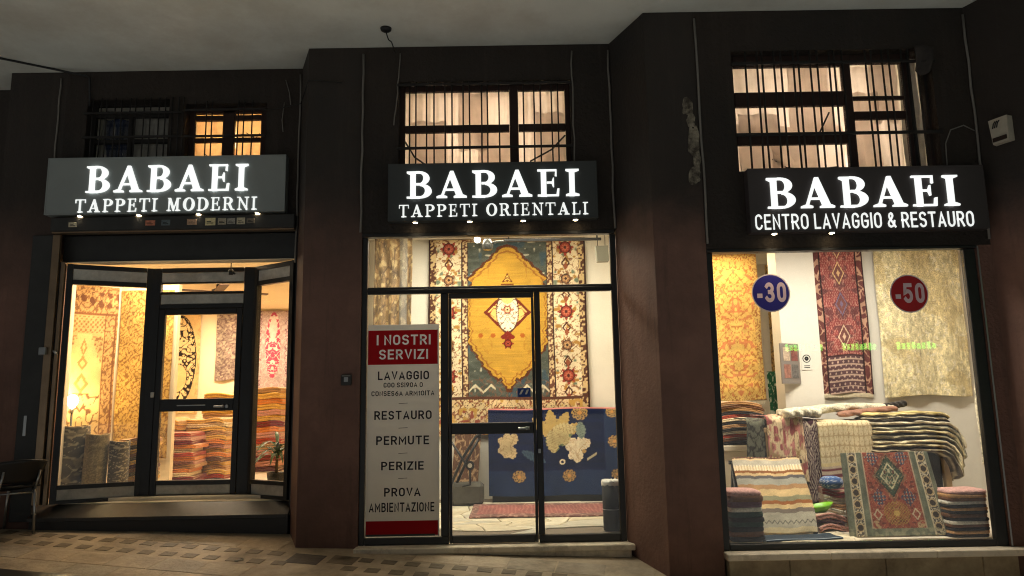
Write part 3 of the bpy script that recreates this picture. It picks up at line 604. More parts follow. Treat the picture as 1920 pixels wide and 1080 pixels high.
# ================================================================== LETTERING
def arcband(cx, cy, ro, so, ri, si, a0, a1, n=16):
    A_ = [a0 + (a1-a0)*k/n for k in range(n+1)]
    return [(cx + ro*math.cos(t), cy + so*math.sin(t)) for t in A_] + [(cx + ri*math.cos(t), cy + si*math.sin(t)) for t in reversed(A_)]
def quads_of_band(B_):
    n = len(B_)//2; return [[B_[k], B_[k+1], B_[2*n-2-k], B_[2*n-1-k]] for k in range(n-1)]
def R4(x0, x1, y0, y1): return [(x0, y0), (x1, y0), (x1, y1), (x0, y1)]
def serif(x, w, top, st, h=.055, br=.05):
    """slab serif with brackets round a stem centred on x of width st"""
    a = [(x-w/2, 0), (x+w/2, 0), (x+w/2, h), (x+st/2+.01, h+br), (x-st/2-.01, h+br), (x-w/2, h)]
    return [(p, 1-q) for p, q in a][::-1] if top else a
PI = math.pi
def glyph(ch, K=.175):
    if ch == 'I': return [R4(.12, .12+K, 0, 1), serif(.2225, .43, 0, K), serif(.2225, .43, 1, K)], .445
    if ch in 'BPRD':
        G = [R4(.11, .11+K, 0, 1), serif(.2125, .42, 0, K) if ch in 'PR' else R4(0, .4, 0, .06), R4(0, .4, .94, 1), [(0, .94), (.11, .94), (.11, .88)]]
        if ch == 'D':
            G += quads_of_band(arcband(.38, .5, .5, .5, .28, .435, -PI/2, PI/2)) + [R4(.3, .385, .935, 1), R4(.3, .385, 0, .065)]; return G, .88
        if ch == 'B':
            G += quads_of_band(arcband(.4, .745, .33, .255, .13, .19, -PI/2, PI/2)) + quads_of_band(arcband(.42, .265, .38, .265, .165, .2, -PI/2, PI/2)) + [R4(.3, .405, .935, 1), R4(.3, .42, .49, .555), R4(.3, .425, 0, .065)]; return G, .80
        G += quads_of_band(arcband(.4, .73, .36, .27, .15, .205, -PI/2, PI/2)) + [R4(.3, .405, .935, 1), R4(.3, .405, .46, .525)]
        if ch == 'P': return G, .77
        G += [[(.40, .49), (.60, .49), (.80, .06), (.92, .06), (.92, 0), (.64, 0)]]; return G, .92
    if ch == 'A': return [[(.12, .03), (.20, .03), (.475, .86), (.435, 1)], [(.435, 1), (.54, 1), (.87, .03), (.635, .03), (.40, .79)], R4(.24, .62, .27, .335), serif(.165, .34, 0, .07), serif(.755, .42, 0, .2)], .98
    if ch == 'E': return [R4(.11, .11+K, 0, 1), R4(0, .62, .94, 1), R4(0, .68, 0, .06), R4(.3, .50, .48, .54), [(.62, 1), (.575, .94), (.56, .76), (.62, .74)], [(.68, 0), (.60, .06), (.63, .27), (.70, .28)], [(.50, .34), (.53, .34), (.53, .68), (.50, .68), (.455, .54), (.455, .48)]], .74
    if ch == 'L': return [R4(.11, .11+K, 0, 1), serif(.2125, .42, 1, K), R4(0, .66, 0, .06), [(.66, 0), (.58, .06), (.61, .30), (.68, .31)]], .70
    if ch == 'T': return [R4(.29, .29+K, 0, 1), serif(.3925, .42, 0, K), R4(0, .785, .94, 1), [(0, 1), (.045, .94), (.05, .73), (-.01, .72)], [(.785, 1), (.74, .94), (.735, .73), (.795, .72)]], .785
    if ch == 'O': return quads_of_band(arcband(.45, .5, .45, .515, .235, .45, 0, 2*PI, 32)), .90
    if ch == 'N': return [R4(.15, .225, 0, 1), serif(.1875, .34, 0, .075), R4(.72, .795, 0, 1), serif(.7575, .34, 1, .075), [(.02, 1), (.24, 1), (.795, .12), (.795, 0), (.70, 0), (.13, .93)], R4(.0, .2, .945, 1)], .93
    if ch == 'M': return [R4(.13, .20, 0, 1), serif(.165, .32, 0, .07), [(.04, 1), (.30, 1), (.59, .22), (.53, 0), (.48, 0), (.13, .92)], [(.82, 1), (.76, 1), (.50, .0), (.55, .0)], R4(.76, .76+K, 0, 1), serif(.8625, .40, 0, K), R4(.76, 1.06, .945, 1)], 1.08
    return [], .34
def serif_line(text, x0, x1, z0, z1, yb, yf, m, parent, track=.10, K=.175):
    adv = [glyph(c)[1] + track for c in text]; tot = sum(adv) - track; sx = (x1-x0)/tot; sz = z1-z0; x = 0
    for c, a in zip(text, adv):
        G, w = glyph(c, K)
        if G:
            b = MB()
            for i, P in enumerate(G): b.slab([(x0 + (x + p)*sx, z0 + q*sz) for p, q in P], yf - .0002*i, yb)
            b.build('letter', m, parent)
        x += a
def _arc(cx, cy, rx, ry, a0, a1, n=12): return [(cx + rx*math.cos(math.radians(a0 + (a1-a0)*k/n)), cy + ry*math.sin(math.radians(a0 + (a1-a0)*k/n))) for k in range(n+1)]
_P = [(0, 0), (0, 1), (.28, 1)] + _arc(.28, .735, .27, .265, 90, -90) + [(0, .47)]
_C = _arc(.28, .72, .28, .28, 15, 180) + _arc(.28, .28, .28, .28, 180, 345)
_O = _arc(.29, .70, .29, .30, 0, 180) + _arc(.29, .30, .29, .30, 180, 360) + [(.58, .70)]
_6 = [(.4, .97), (.16, .72), (.03, .45)] + _arc(.28, .30, .28, .30, 170, 520, 22)
SANS = {'I': ([[(0, 0), (0, 1)]], 0), 'L': ([[(0, 1), (0, 0), (.46, 0)]], .46), 'E': ([[(.48, 1), (0, 1), (0, 0), (.48, 0)], [(0, .52), (.43, .52)]], .48), 'T': ([[(0, 1), (.58, 1)], [(.29, 1), (.29, 0)]], .58),
        'A': ([[(0, 0), (.31, 1), (.62, 0)], [(.10, .26), (.52, .26)]], .62), 'V': ([[(0, 1), (.3, 0), (.6, 1)]], .6), 'N': ([[(0, 0), (0, 1), (.56, 0), (.56, 1)]], .56), 'M': ([[(0, 0), (0, 1), (.37, .32), (.74, 1), (.74, 0)]], .74),
        'Z': ([[(0, 1), (.54, 1), (0, 0), (.54, 0)]], .54), 'O': ([_O], .58), '0': ([[(p*.86, q) for p, q in _O]], .5), 'C': ([_C], .55), 'G': ([_C + [(.56, .47), (.32, .47)]], .56),
        'U': ([[(0, 1), (0, .3)] + _arc(.28, .29, .28, .29, 180, 360) + [(.56, 1)]], .56), 'P': ([_P], .55), 'R': ([_P, [(.28, .47), (.56, 0)]], .56),
        'B': ([[(0, 0), (0, 1), (.27, 1)] + _arc(.27, .765, .25, .235, 90, -90) + [(0, .53)], [(.26, .53)] + _arc(.28, .265, .28, .265, 90, -90) + [(0, 0)]], .56),
        'S': ([_arc(.27, .755, .27, .245, 25, 270, 14) + _arc(.27, .255, .27, .255, 90, -155, 14)], .54), '1': ([[(0, .76), (.2, 1), (.2, 0)]], .2),
        '3': ([_arc(.26, .76, .25, .24, 150, -90, 14), _arc(.26, .26, .28, .26, 90, -150, 14)], .54), '5': ([[(.5, 1), (.07, 1), (.03, .53)] + _arc(.26, .31, .27, .31, 128, -145, 14)], .53),
        '6': ([_6], .56), '9': ([[(.56-p, 1-q) for p, q in _6]], .56), 'D': ([[(0, 0), (0, 1), (.24, 1)] + _arc(.24, .5, .32, .5, 90, -90) + [(0, 0)]], .56),
        '&': ([[(.66, 0), (.14, .66), (.11, .8), (.17, .94), (.29, 1), (.41, .94), (.45, .8), (.37, .66), (.1, .42), (0, .25), (.05, .09), (.22, 0), (.4, .05), (.55, .22), (.6, .42)]], .66), ' ': ([], .22)}
def stroke(P, t):
    """outline quads of a mitred open polyline of width t"""
    P = [Vector(p) for i, p in enumerate(P) if i == 0 or (Vector(p) - Vector(P[i-1])).length > 1e-5]; L_, R_ = [], []
    closed = (P[0] - P[-1]).length < 1e-4
    for i, p in enumerate(P):
        d0 = (p - P[i-1]).normalized() if i else (P[-1] - P[-2]).normalized() if closed else None; d1 = (P[i+1] - p).normalized() if i < len(P)-1 else (P[1] - P[0]).normalized() if closed else None
        d0 = d0 or d1; d1 = d1 or d0; n0, n1 = Vector((-d0.y, d0.x)), Vector((-d1.y, d1.x)); m_ = n0 + n1
        m_ = m_.normalized() if m_.length > 1e-4 else n0; k = min(1/max(m_.dot(n0), .3), 2.0)
        q = p + (Vector((0, 0)) if closed else d0*t/2 if i == len(P)-1 else -d1*t/2 if i == 0 else Vector((0, 0)))
        L_.append(q + m_*k*t/2); R_.append(q - m_*k*t/2)
    return L_, R_
def sans_line(text, x0, x1, z0, z1, yb, yf, m, parent, bold=.15, nm='letter', track=.17):
    """grotesque capitals, one mesh for each character"""
    t = bold; adv = [SANS[c][1]*(1-t) + t + track if c != ' ' else .34 for c in text]; tot = sum(adv) - track; sx = (x1-x0)/tot; sz = z1-z0; x = 0
    for c, a in zip(text, adv):
        if SANS[c][0]:
            b = MB()
            for i, pl in enumerate(SANS[c][0]):
                pl = [(p*(1-t)*1.0 + t/2, q*(1-t) + t/2) for p, q in pl]; L_, R_ = stroke(pl, t); n = len(L_); V = []; yy = yf - .0001*i
                for y_ in (yy, yb): V += [(x0 + (x + v.x)*sx, y_, z0 + max(-.01, min(1.01, v.y))*sz) for v in L_ + R_]
                F = [(k, k+1, n+k+1, n+k) for k in range(n-1)] + [(k, 2*n+k, 2*n+k+1, k+1) for k in range(n-1)] + [(n+k, n+k+1, 3*n+k+1, 3*n+k) for k in range(n-1)] + [(0, n, 3*n, 2*n), (n-1, 3*n-1, 4*n-1, 2*n-1)]
                b.add(V, F)
            b.build(nm, m, parent)
        x += a

M_LET = emit('lit_letter_face', (.96, 1.0, .97, 1), .92)
M_LET2 = emit('lit_small_letter', (.96, 1.0, .97, 1), .8)
M_LENS = emit('downlight_lens', (1, .76, .42, 1), 45.0)
def sign(x0, x1, z0, z1, y, label, m, big, small, small_txt, spots, serifed=True, dep=.11, lamp_w=9.0):
    s = empty('shop_sign', ((x0+x1)/2, y, z0), label, 'sign')
    MB().bbox(x0, x1, y-dep, y-.004, z0, z1, .006).build('board', m, s)
    # thin folded edge round the face
    e = MB(); t = .012
    e.box(x0, x1, y-dep-.004, y-dep-.0005, z0, z0+t).box(x0, x1, y-dep-.004, y-dep-.0005, z1-t, z1).box(x0, x0+t, y-dep-.004, y-dep-.0005, z0+t, z1-t).box(x1-t, x1, y-dep-.004, y-dep-.0005, z0+t, z1-t)
    e.build('rim', m, s)
    yb, yf = y-dep-.0006, y-dep-.022
    serif_line('BABAEI', *big, yb, yf, M_LET, s, track=.16)
    if serifed: serif_line(small_txt, *small, yb, yf+.012, M_LET2, s, track=.19, K=.135)
    else: sans_line(small_txt, *small, yb, yf+.012, M_LET2, s, bold=.12, track=.2)
    for x in spots:
        d_ = MB().lathe((x, y-dep+.02, z0-.016), [(.026, 0), (.03, .004), (.03, .015)], 16).build('downlight', M_STEEL, s)
        MB().lathe((x, y-dep+.02, z0-.021), [(.012, 0), (.023, .0045)], 16).build('lens', M_LENS, d_)
        l = bpy.data.lights.new('downlight_lamp', 'SPOT'); l.energy = lamp_w; l.color = (1, .80, .54); l.spot_size = math.radians(110); l.spot_blend = .8; l.shadow_soft_size = .02
        lo = bpy.data.objects.new('downlight_lamp', l); COL.objects.link(lo); lo.location = (x, y-dep+.02, z0-.035); lo.rotation_euler = (math.radians(-8), 0, 0)
M_SG1 = mat('grey_sign_panel', S(140, 146, 145), .42, metal=.3, var=.06, vscale=2); M_SG2 = mat('charcoal_sign_panel', S(60, 63, 63), .45, var=.08, vscale=2); M_SG3 = mat('brown_black_sign_panel', S(64, 58, 58), .45, var=.08, vscale=2)
sign(-4.80, -2.315, 3.525, 4.135, YL, 'light grey sign reading BABAEI TAPPETI MODERNI over the left entrance', M_SG1, (-4.38, -2.70, 3.752, 4.035), (-4.48, -2.60, 3.545, 3.683), 'TAPPETI MODERNI', (-4.44, -3.83, -3.21, -2.60), lamp_w=3.5)
sign(-1.17, .875, 3.285, 3.86, YM, 'charcoal sign reading BABAEI TAPPETI ORIENTALI over the middle shopfront', M_SG2, (-.985, .70, 3.505, 3.775), (-1.06, .78, 3.32, 3.442), 'TAPPETI ORIENTALI', (-.905, -.375, .145, .655))
sign(2.15, 4.27, 2.975, 3.56, YR, 'dark sign reading BABAEI CENTRO LAVAGGIO & RESTAURO over the right window', M_SG3, (2.31, 4.02, 3.185, 3.465), (2.19, 4.13, 2.995, 3.135), 'CENTRO LAVAGGIO & RESTAURO', (2.36, 2.87), serifed=False)

# ================================================================== SERVICES BANNER AND WINDOW STICKERS
M_PAPER = cloth_trans('banner_vinyl', S(226, 222, 216), .3, .04); M_RED = cloth_trans('banner_red', S(186, 36, 42), .3, .06)
M_INK = mat('banner_ink', S(30, 28, 38), .6); M_PINKW = mat('banner_white_ink', S(250, 238, 234), .6)
yb = YM + .038
bn = empty('services_banner', (-1.03, yb, .31), 'tall white banner with red bands listing services I NOSTRI SERVIZI', 'banner')
bx0, bx1 = -1.378, -.69
MB().bbox(bx0, bx1, yb, yb+.006, .315, 2.29, .001).build('sheet', M_PAPER, bn)
MB().box(bx0+.006, bx1-.012, yb-.0015, yb-.0003, 1.905, 2.235).build('header_band', M_RED, bn); MB().box(bx0+.004, bx1-.012, yb-.0015, yb-.0003, .325, .455).build('footer_band', M_RED, bn)
MB().bbox(bx0+.01, bx1-.04, yb-.004, yb-.0016, .318, .336, .001).build('footer_clip', M_DARK, bn)
def btxt(t, xa, xb, z, h, m=M_INK, bold=.165, y=yb): sans_line(t, xa, xb, z-h/2, z+h/2, y-.0004, y-.0018, m, bn, bold=bold)
bc = (bx0+bx1)/2
btxt('I NOSTRI', -1.29, -.77, 2.142, .098, M_PINKW, y=yb-.0016); btxt('SERVIZI', -1.265, -.795, 2.002, .095, M_PINKW, y=yb-.0016)
btxt('LAVAGGIO', -1.275, -.785, 1.80, .082); btxt('COO SSI9OA O', -1.22, -.845, 1.71, .046); btxt('CONSES6A ARM1OITA', -1.335, -.735, 1.63, .046)
btxt('RESTAURO', -1.305, -.76, 1.425, .082); btxt('PERMUTE', -1.285, -.785, 1.19, .082); btxt('PERIZIE', -1.235, -.835, .955, .078); btxt('PROVA', -1.205, -.865, .715, .078); btxt('AMBIENTAZIONE', -1.345, -.735, .578, .085)
for z in (1.535, 1.305, 1.07, .84): MB().slab([(bc-.04, z-.004), (bc+.045, z), (bc+.045, z+.004), (bc-.04, z)], yb-.0016, yb-.0004).build('divider', M_INK, bn)
def disc(cx, cz, r, y, n=40): return [(cx + r*math.cos(2*PI*k/n), cz + r*math.sin(2*PI*k/n)) for k in range(n)]
def discount(cx, cz, num, colr, label, y):
    o = empty('discount_sticker', (cx, y, cz), label, 'sticker')
    MB().slab(disc(cx, cz, .172, y), y-.0015, y).build('rim', mat('sticker_white', S(222, 206, 206), .5), o); MB().slab(disc(cx, cz, .162, y), y-.003, y-.0017).build('disc', mat('sticker_' + num, colr, .45, var=.06, vscale=4), o)
    mw = mat('sticker_numeral', S(226, 198, 204), .5)
    sans_line(num, cx-.055, cx+.135, cz-.085, cz+.095, y-.0032, y-.0045, mw, o, bold=.20, nm='numeral'); MB().box(cx-.125, cx-.078, y-.0045, y-.0032, cz-.045, cz-.005).build('minus', mw, o)
yg = YR + .043
discount(2.338, 2.452, '30', S(48, 42, 130), 'round dark blue sticker reading -30 on the right window', yg)
discount(3.575, 2.424, '50', S(176, 28, 36), 'round red sticker reading -50 on the right window', yg)
o = MB().bbox(.06, .185, YM+.031, YM+.034, 1.575, 1.66, .001).build('door_sticker', mat('sticker_blue', S(34, 62, 128), .5, var=.1), None, 'small blue sticker on the glass of the middle door', 'sticker')
for k, (a, b_) in enumerate(((.075, .12), (.13, .17))): MB().slab([(a, 1.60), (a+.02, 1.60), (b_, 1.645), (b_-.02, 1.645)], YM+.0295, YM+.0308).build('mark', M_PAPER, o)

# ================================================================== UPPER WINDOWS BEHIND IRON BARS
M_CURT = cloth_trans('pale_curtain', S(246, 234, 224), .6, .12); M_CURTO = cloth_trans('orange_curtain', S(250, 216, 176), .6, .3); M_CURTD = cloth_trans('grey_curtain', S(176, 172, 164), .2, .3)
M_RUST = mat('rusty_iron', S(46, 28, 22), .75, var=.3, vscale=14)
M_IRON = mat('old_iron', S(26, 23, 21), .7, var=.3, vscale=14)
def curtain(parent, x0, x1, z0, z1, y, m, folds, seed, sag=.0, amp=.022):
    nx, nz = int(folds*8), 10; v = []; rs_ = np.random.RandomState(seed); ph = rs_.rand(folds+2)*3
    for j in range(nz+1):
        for i in range(nx+1):
            u = i/nx; w = j/nz; k = u*folds
            yy = y + amp*.6*math.sin(2*PI*k + ph[int(k)]*.6 + 1.2*math.sin(4*w + seed)) + .022*math.sin(6*w + 9*u + seed)
            v.append((x0 + (x1-x0)*u, yy, z0 + (z1-z0)*w + sag*math.sin(PI*u*3+seed)*(1-w)))
    b = MB().add(v, [(j*(nx+1)+i, j*(nx+1)+i+1, (j+1)*(nx+1)+i+1, (j+1)*(nx+1)+i) for j in range(nz) for i in range(nx)], True); o = b.build('curtain', m, parent)
    sd = o.modifiers.new('thickness', 'SOLIDIFY'); sd.thickness = .002; sd.use_rim_only = True; return o
def niche(x0, x1, y, z0, z1, energy, col, parent, dep=.75):
    t = .03
    b = MB().box(x0-t, x1+t, y+dep, y+dep+t, z0-t, z1+t).box(x0-t, x0, y+.0, y+dep, z0-t, z1+t).box(x1, x1+t, y+.0, y+dep, z0-t, z1+t).box(x0, x1, y+.0, y+dep, z0-t, z0).box(x0, x1, y+.0, y+dep, z1, z1+t)
    b.build('reveal', M_WHITE, parent)
    if energy: area('window_light', ((x0+x1)/2, y+dep-.12, (z0+z1)/2), (x1-x0)*.5, (z1-z0)*.4, energy, col, (math.radians(90), 0, 0))
# --- middle window
w = empty('barred_window', (-.2, YM, 3.84), 'lit window with pale curtains behind iron bars above the middle sign', 'window')
niche(-1.09, .65, YM+.221, 3.84, 4.76, 13.5, (1, .85, .72), w)
f0, f1 = YM+.10, YM+.15
for a in ((-1.088, -1.04, 3.842, 4.758), (.602, .648, 3.842, 4.758), (.03, .12, 3.842, 4.758), (-1.038, .028, 4.70, 4.758), (.122, .6, 4.70, 4.758), (-1.038, .028, 4.262, 4.335), (.122, .6, 4.262, 4.335), (-1.038, .028, 3.842, 3.87), (.122, .6, 3.842, 3.87)):
    MB().bbox(a[0], a[1], f0, f1, a[2], a[3], .004).build('frame', M_RUST, w)
pane(w, -1.038, .028, f0+.02, f0+.026, 3.872, 4.26); pane(w, .122, .6, f0+.02, f0+.026, 3.872, 4.26); pane(w, -1.038, .028, f0+.02, f0+.026, 4.337, 4.698); pane(w, .122, .6, f0+.02, f0+.026, 4.337, 4.698)
curtain(w, -1.085, .055, 3.845, 4.755, YM+.27, M_CURT, 13, 1); curtain(w, .07, .645, 3.845, 4.755, YM+.265, M_CURT, 7, 2)
for x0_, x1_, z0_, z1_, sd_ in ((-1.0, -.62, 3.85, 4.42, 21), (-.5, -.2, 4.1, 4.72, 22), (-.3, .03, 3.85, 4.3, 23), (.3, .6, 3.85, 4.5, 24)): curtain(w, x0_, x1_, z0_, z1_, YM+.21, M_CURT, 3, sd_, .02, .01)  # extra sheets added so overlapping layers darken patches of the lit curtain
for z in (4.72, 4.05): MB().bbox(-1.10, .66, YM-.035, YM-.012, z-.012, z+.012, .003).build('cross_bar', M_IRON, w)
for px in (769, 781, 801, 815, 836, 849, 870, 882, 905, 916, 938, 984, 1004, 1016, 1037, 1049):
    x = -1.066 + (px-752)*.005337; MB().tube([(x + random.uniform(-.003, .003), YM-.022, 3.855), (x, YM-.022, 4.3), (x + random.uniform(-.003, .003), YM-.022, 4.75)], .0075, 6).build('bar', M_IRON, w)
MB().tube([(-1.05, YM+.2, 4.2), (-.95, YM+.19, 4.03), (-.72, YM+.19, 3.86)], .009, 6).build('curtain_cord', M_IRON, w)
MB().tube([(.22, YM+.2, 3.88), (.24, YM+.19, 3.97), (.46, YM+.19, 4.09), (.6, YM+.19, 4.24)], .009, 6).build('curtain_cord', M_IRON, w)
# --- right window
w = empty('barred_window', (3.0, YR, 3.57), 'tall lit window with sagging white sheets behind bars above the restoration sign', 'window')
niche(2.11, 3.98, YR+.221, 3.57, 4.74, 15.5, (1, .87, .76), w)
f0, f1 = YR+.10, YR+.15
for a in ((2.112, 2.15, 3.572, 4.738), (3.185, 3.265, 3.572, 4.738), (3.76, 3.80, 3.572, 4.738), (2.152, 3.183, 4.63, 4.738), (3.267, 3.758, 4.65, 4.738), (2.152, 3.183, 4.235, 4.375), (2.152, 3.183, 3.86, 3.95), (3.267, 3.758, 4.095, 4.17), (3.267, 3.758, 3.57, 3.61), (2.152, 3.183, 3.572, 3.60), (3.267, 3.758, 4.29, 4.32)):
    MB().bbox(a[0], a[1], f0, f1, a[2], a[3], .004).build('frame', M_RUST, w)
for a in ((2.152, 3.183, 3.602, 3.858), (2.152, 3.183, 3.952, 4.233), (2.152, 3.183, 4.377, 4.628), (3.267, 3.758, 3.612, 4.093), (3.267, 3.758, 4.172, 4.288), (3.267, 3.758, 4.322, 4.648)): pane(w, a[0], a[1], f0+.02, f0+.026, a[2], a[3])
pane(w, 3.802, 3.975, f0+.02, f0+.026, 3.574, 4.736)
curtain(w, 2.115, 3.22, 4.0, 4.735, YR+.29, M_CURT, 6, 3, .03, .03); curtain(w, 2.115, 3.22, 3.575, 4.1, YR+.26, M_CURT, 5, 4, .03, .035); curtain(w, 3.23, 3.79, 3.575, 4.70, YR+.27, M_CURT, 4, 5, 0, .03)
curtain(w, 3.79, 3.975, 3.575, 4.735, YR+.24, M_CURTD, 3, 6)
MB().bbox(3.80, 3.83, f0, f1, 3.574, 4.736, .003).bbox(3.95, 3.976, f0, f1, 3.574, 4.736, .003).build('casement', M_IRON, w)
for x0_, x1_, z0_, z1_, sd_ in ((2.2, 2.6, 3.6, 4.2, 31), (2.7, 3.1, 4.0, 4.7, 32), (2.5, 2.95, 3.6, 3.9, 33), (3.3, 3.55, 3.6, 4.4, 34), (3.5, 3.75, 4.1, 4.68, 35)): curtain(w, x0_, x1_, z0_, z1_, YR+.205, M_CURT, 3, sd_, .03, .01)  # added sheets again, layered to give the glow uneven darker patches
for z in (4.60, 3.91): MB().bbox(2.10, 4.0, YR-.04, YR-.014, z-.013, z+.013, .003).build('cross_bar', M_IRON, w)
for cx in (530, 583, 605, 660, 690, 745, 768, 822, 852, 905, 928, 965, 1070, 1095, 1145, 1175, 1230, 1262, 1300):
    x = 2.144 + (cx-490)*.445*.00468; MB().tube([(x + random.uniform(-.004, .004), YR-.027, 3.585), (x, YR-.027, 4.1), (x + random.uniform(-.004, .004), YR-.027, 4.72)], .0095, 6).build('bar', M_IRON, w)
MB().tube([(2.95, YR+.2, 3.97), (3.07, YR+.19, 4.2)], .008, 6).build('curtain_cord', M_IRON, w); MB().tube([(2.5, YR+.2, 3.75), (2.62, YR+.19, 3.66), (2.85, YR+.19, 3.63), (3.1, YR+.19, 3.66)], .008, 6).build('curtain_cord', M_IRON, w)
rg = MB(); 
for i in range(9):
    for j in range(9):
        u, v = i/8, j/8; rg.v.append((3.80 + .20*u*(1-.35*v), YR-.05-.02*math.sin(5*u+4*v), 4.74 - .24*v - .05*math.sin(3*u)*v))
rg.f = [(j+9*i, j+1+9*i, j+10+9*i, j+9+9*i) for i in range(8) for j in range(8)]; rg.sm = [True]*64
o = rg.build('cloth_scrap', mat('grey_rag', S(54, 48, 45), .9, var=.3, vscale=8), None, 'crumpled pale cloth caught at the top corner of the right barred window', 'cloth'); o.modifiers.new('thickness', 'SOLIDIFY').thickness = .004
# --- left windows
w = empty('barred_window', (-4.06, YL, 4.13), 'unlit barred window with dark blue cloth above the grey sign', 'window')
niche(-4.50, -3.62, YL+.221, 4.13, 4.82, 0, None, w)
f0, f1 = YL+.10, YL+.15
for a in ((-4.498, -4.46, 4.132, 4.818), (-3.66, -3.622, 4.132, 4.818), (-4.458, -3.662, 4.66, 4.70), (-4.1, -4.06, 4.132, 4.658), (-4.458, -4.102, 4.37, 4.41), (-4.058, -3.662, 4.37, 4.41)): MB().bbox(a[0], a[1], f0, f1, a[2], a[3], .004).build('frame', M_IRON, w)
pane(w, -4.458, -3.662, f0+.052, f0+.058, 4.134, 4.816)
curtain(w, -4.42, -4.15, 4.2, 4.69, YL+.24, mat('navy_cloth', S(26, 40, 70), .9, var=.2), 4, 7); curtain(w, -4.15, -3.64, 4.14, 4.8, YL+.27, M_CURTD, 5, 8); curtain(w, -4.49, -4.15, 4.14, 4.8, YL+.29, M_CURTD, 4, 9)
for x in (-4.43, -4.34, -4.28, -4.19, -4.12, -4.03, -3.97, -3.88, -3.81, -3.72, -3.65, -3.58, -3.51, -3.46): MB().tube([(x, YL-.02, 4.14), (x, YL-.02, 4.83)], .0075, 6).build('bar', M_IRON, w)
for z in (4.66, 4.39): MB().bbox(-4.52, -3.455, YL-.035, YL-.01, z-.011, z+.011, .003).build('cross_bar', M_IRON, w)
w = empty('barred_window', (-3.0, YL, 4.13), 'small window glowing orange behind bars above the grey sign', 'window')
niche(-3.44, -2.575, YL+.221, 4.13, 4.76, 16, (1, .72, .42), w)
for a in ((-3.438, -3.385, 4.132, 4.758), (-3.08, -2.955, 4.132, 4.758), (-2.665, -2.577, 4.132, 4.758), (-3.383, -3.082, 4.61, 4.665), (-2.953, -2.667, 4.61, 4.665), (-3.383, -3.082, 4.365, 4.41), (-2.953, -2.667, 4.365, 4.41), (-3.383, -2.667, 4.69, 4.758)): MB().bbox(a[0], a[1], f0, f1, a[2], a[3], .004).build('frame', M_RUST, w)
for a in ((-3.383, -3.082), (-2.953, -2.667)): pane(w, a[0], a[1], f0+.02, f0+.026, 4.134, 4.364); pane(w, a[0], a[1], f0+.02, f0+.026, 4.412, 4.608)
curtain(w, -3.435, -3.0, 4.14, 4.75, YL+.26, M_CURTO, 4, 10, 0, .012); curtain(w, -3.0, -2.58, 4.14, 4.75, YL+.27, M_CURTO, 4, 11, 0, .012)
for x in (-3.33, -3.21, -3.15, -2.87, -2.81, -2.72): MB().tube([(x, YL-.02, 4.14), (x, YL-.02, 4.78)], .0075, 6).build('bar', M_IRON, w)
for z in (4.68, 4.385): MB().bbox(-3.45, -2.57, YL-.035, YL-.01, z-.011, z+.011, .003).build('cross_bar', M_IRON, w)
for k, (x, z) in enumerate(((-3.28, 4.48), (-3.1, 4.24), (-2.86, 4.5), (-2.75, 4.24), (-3.3, 4.26), (-2.8, 4.46))):
    MB().tube([(x, YL+.2, z), (x+.05, YL+.19, z-.03), (x+.09, YL+.2, z+(.03 if k % 2 else -.05))], .005, 5).build('twig', M_IRON, w)

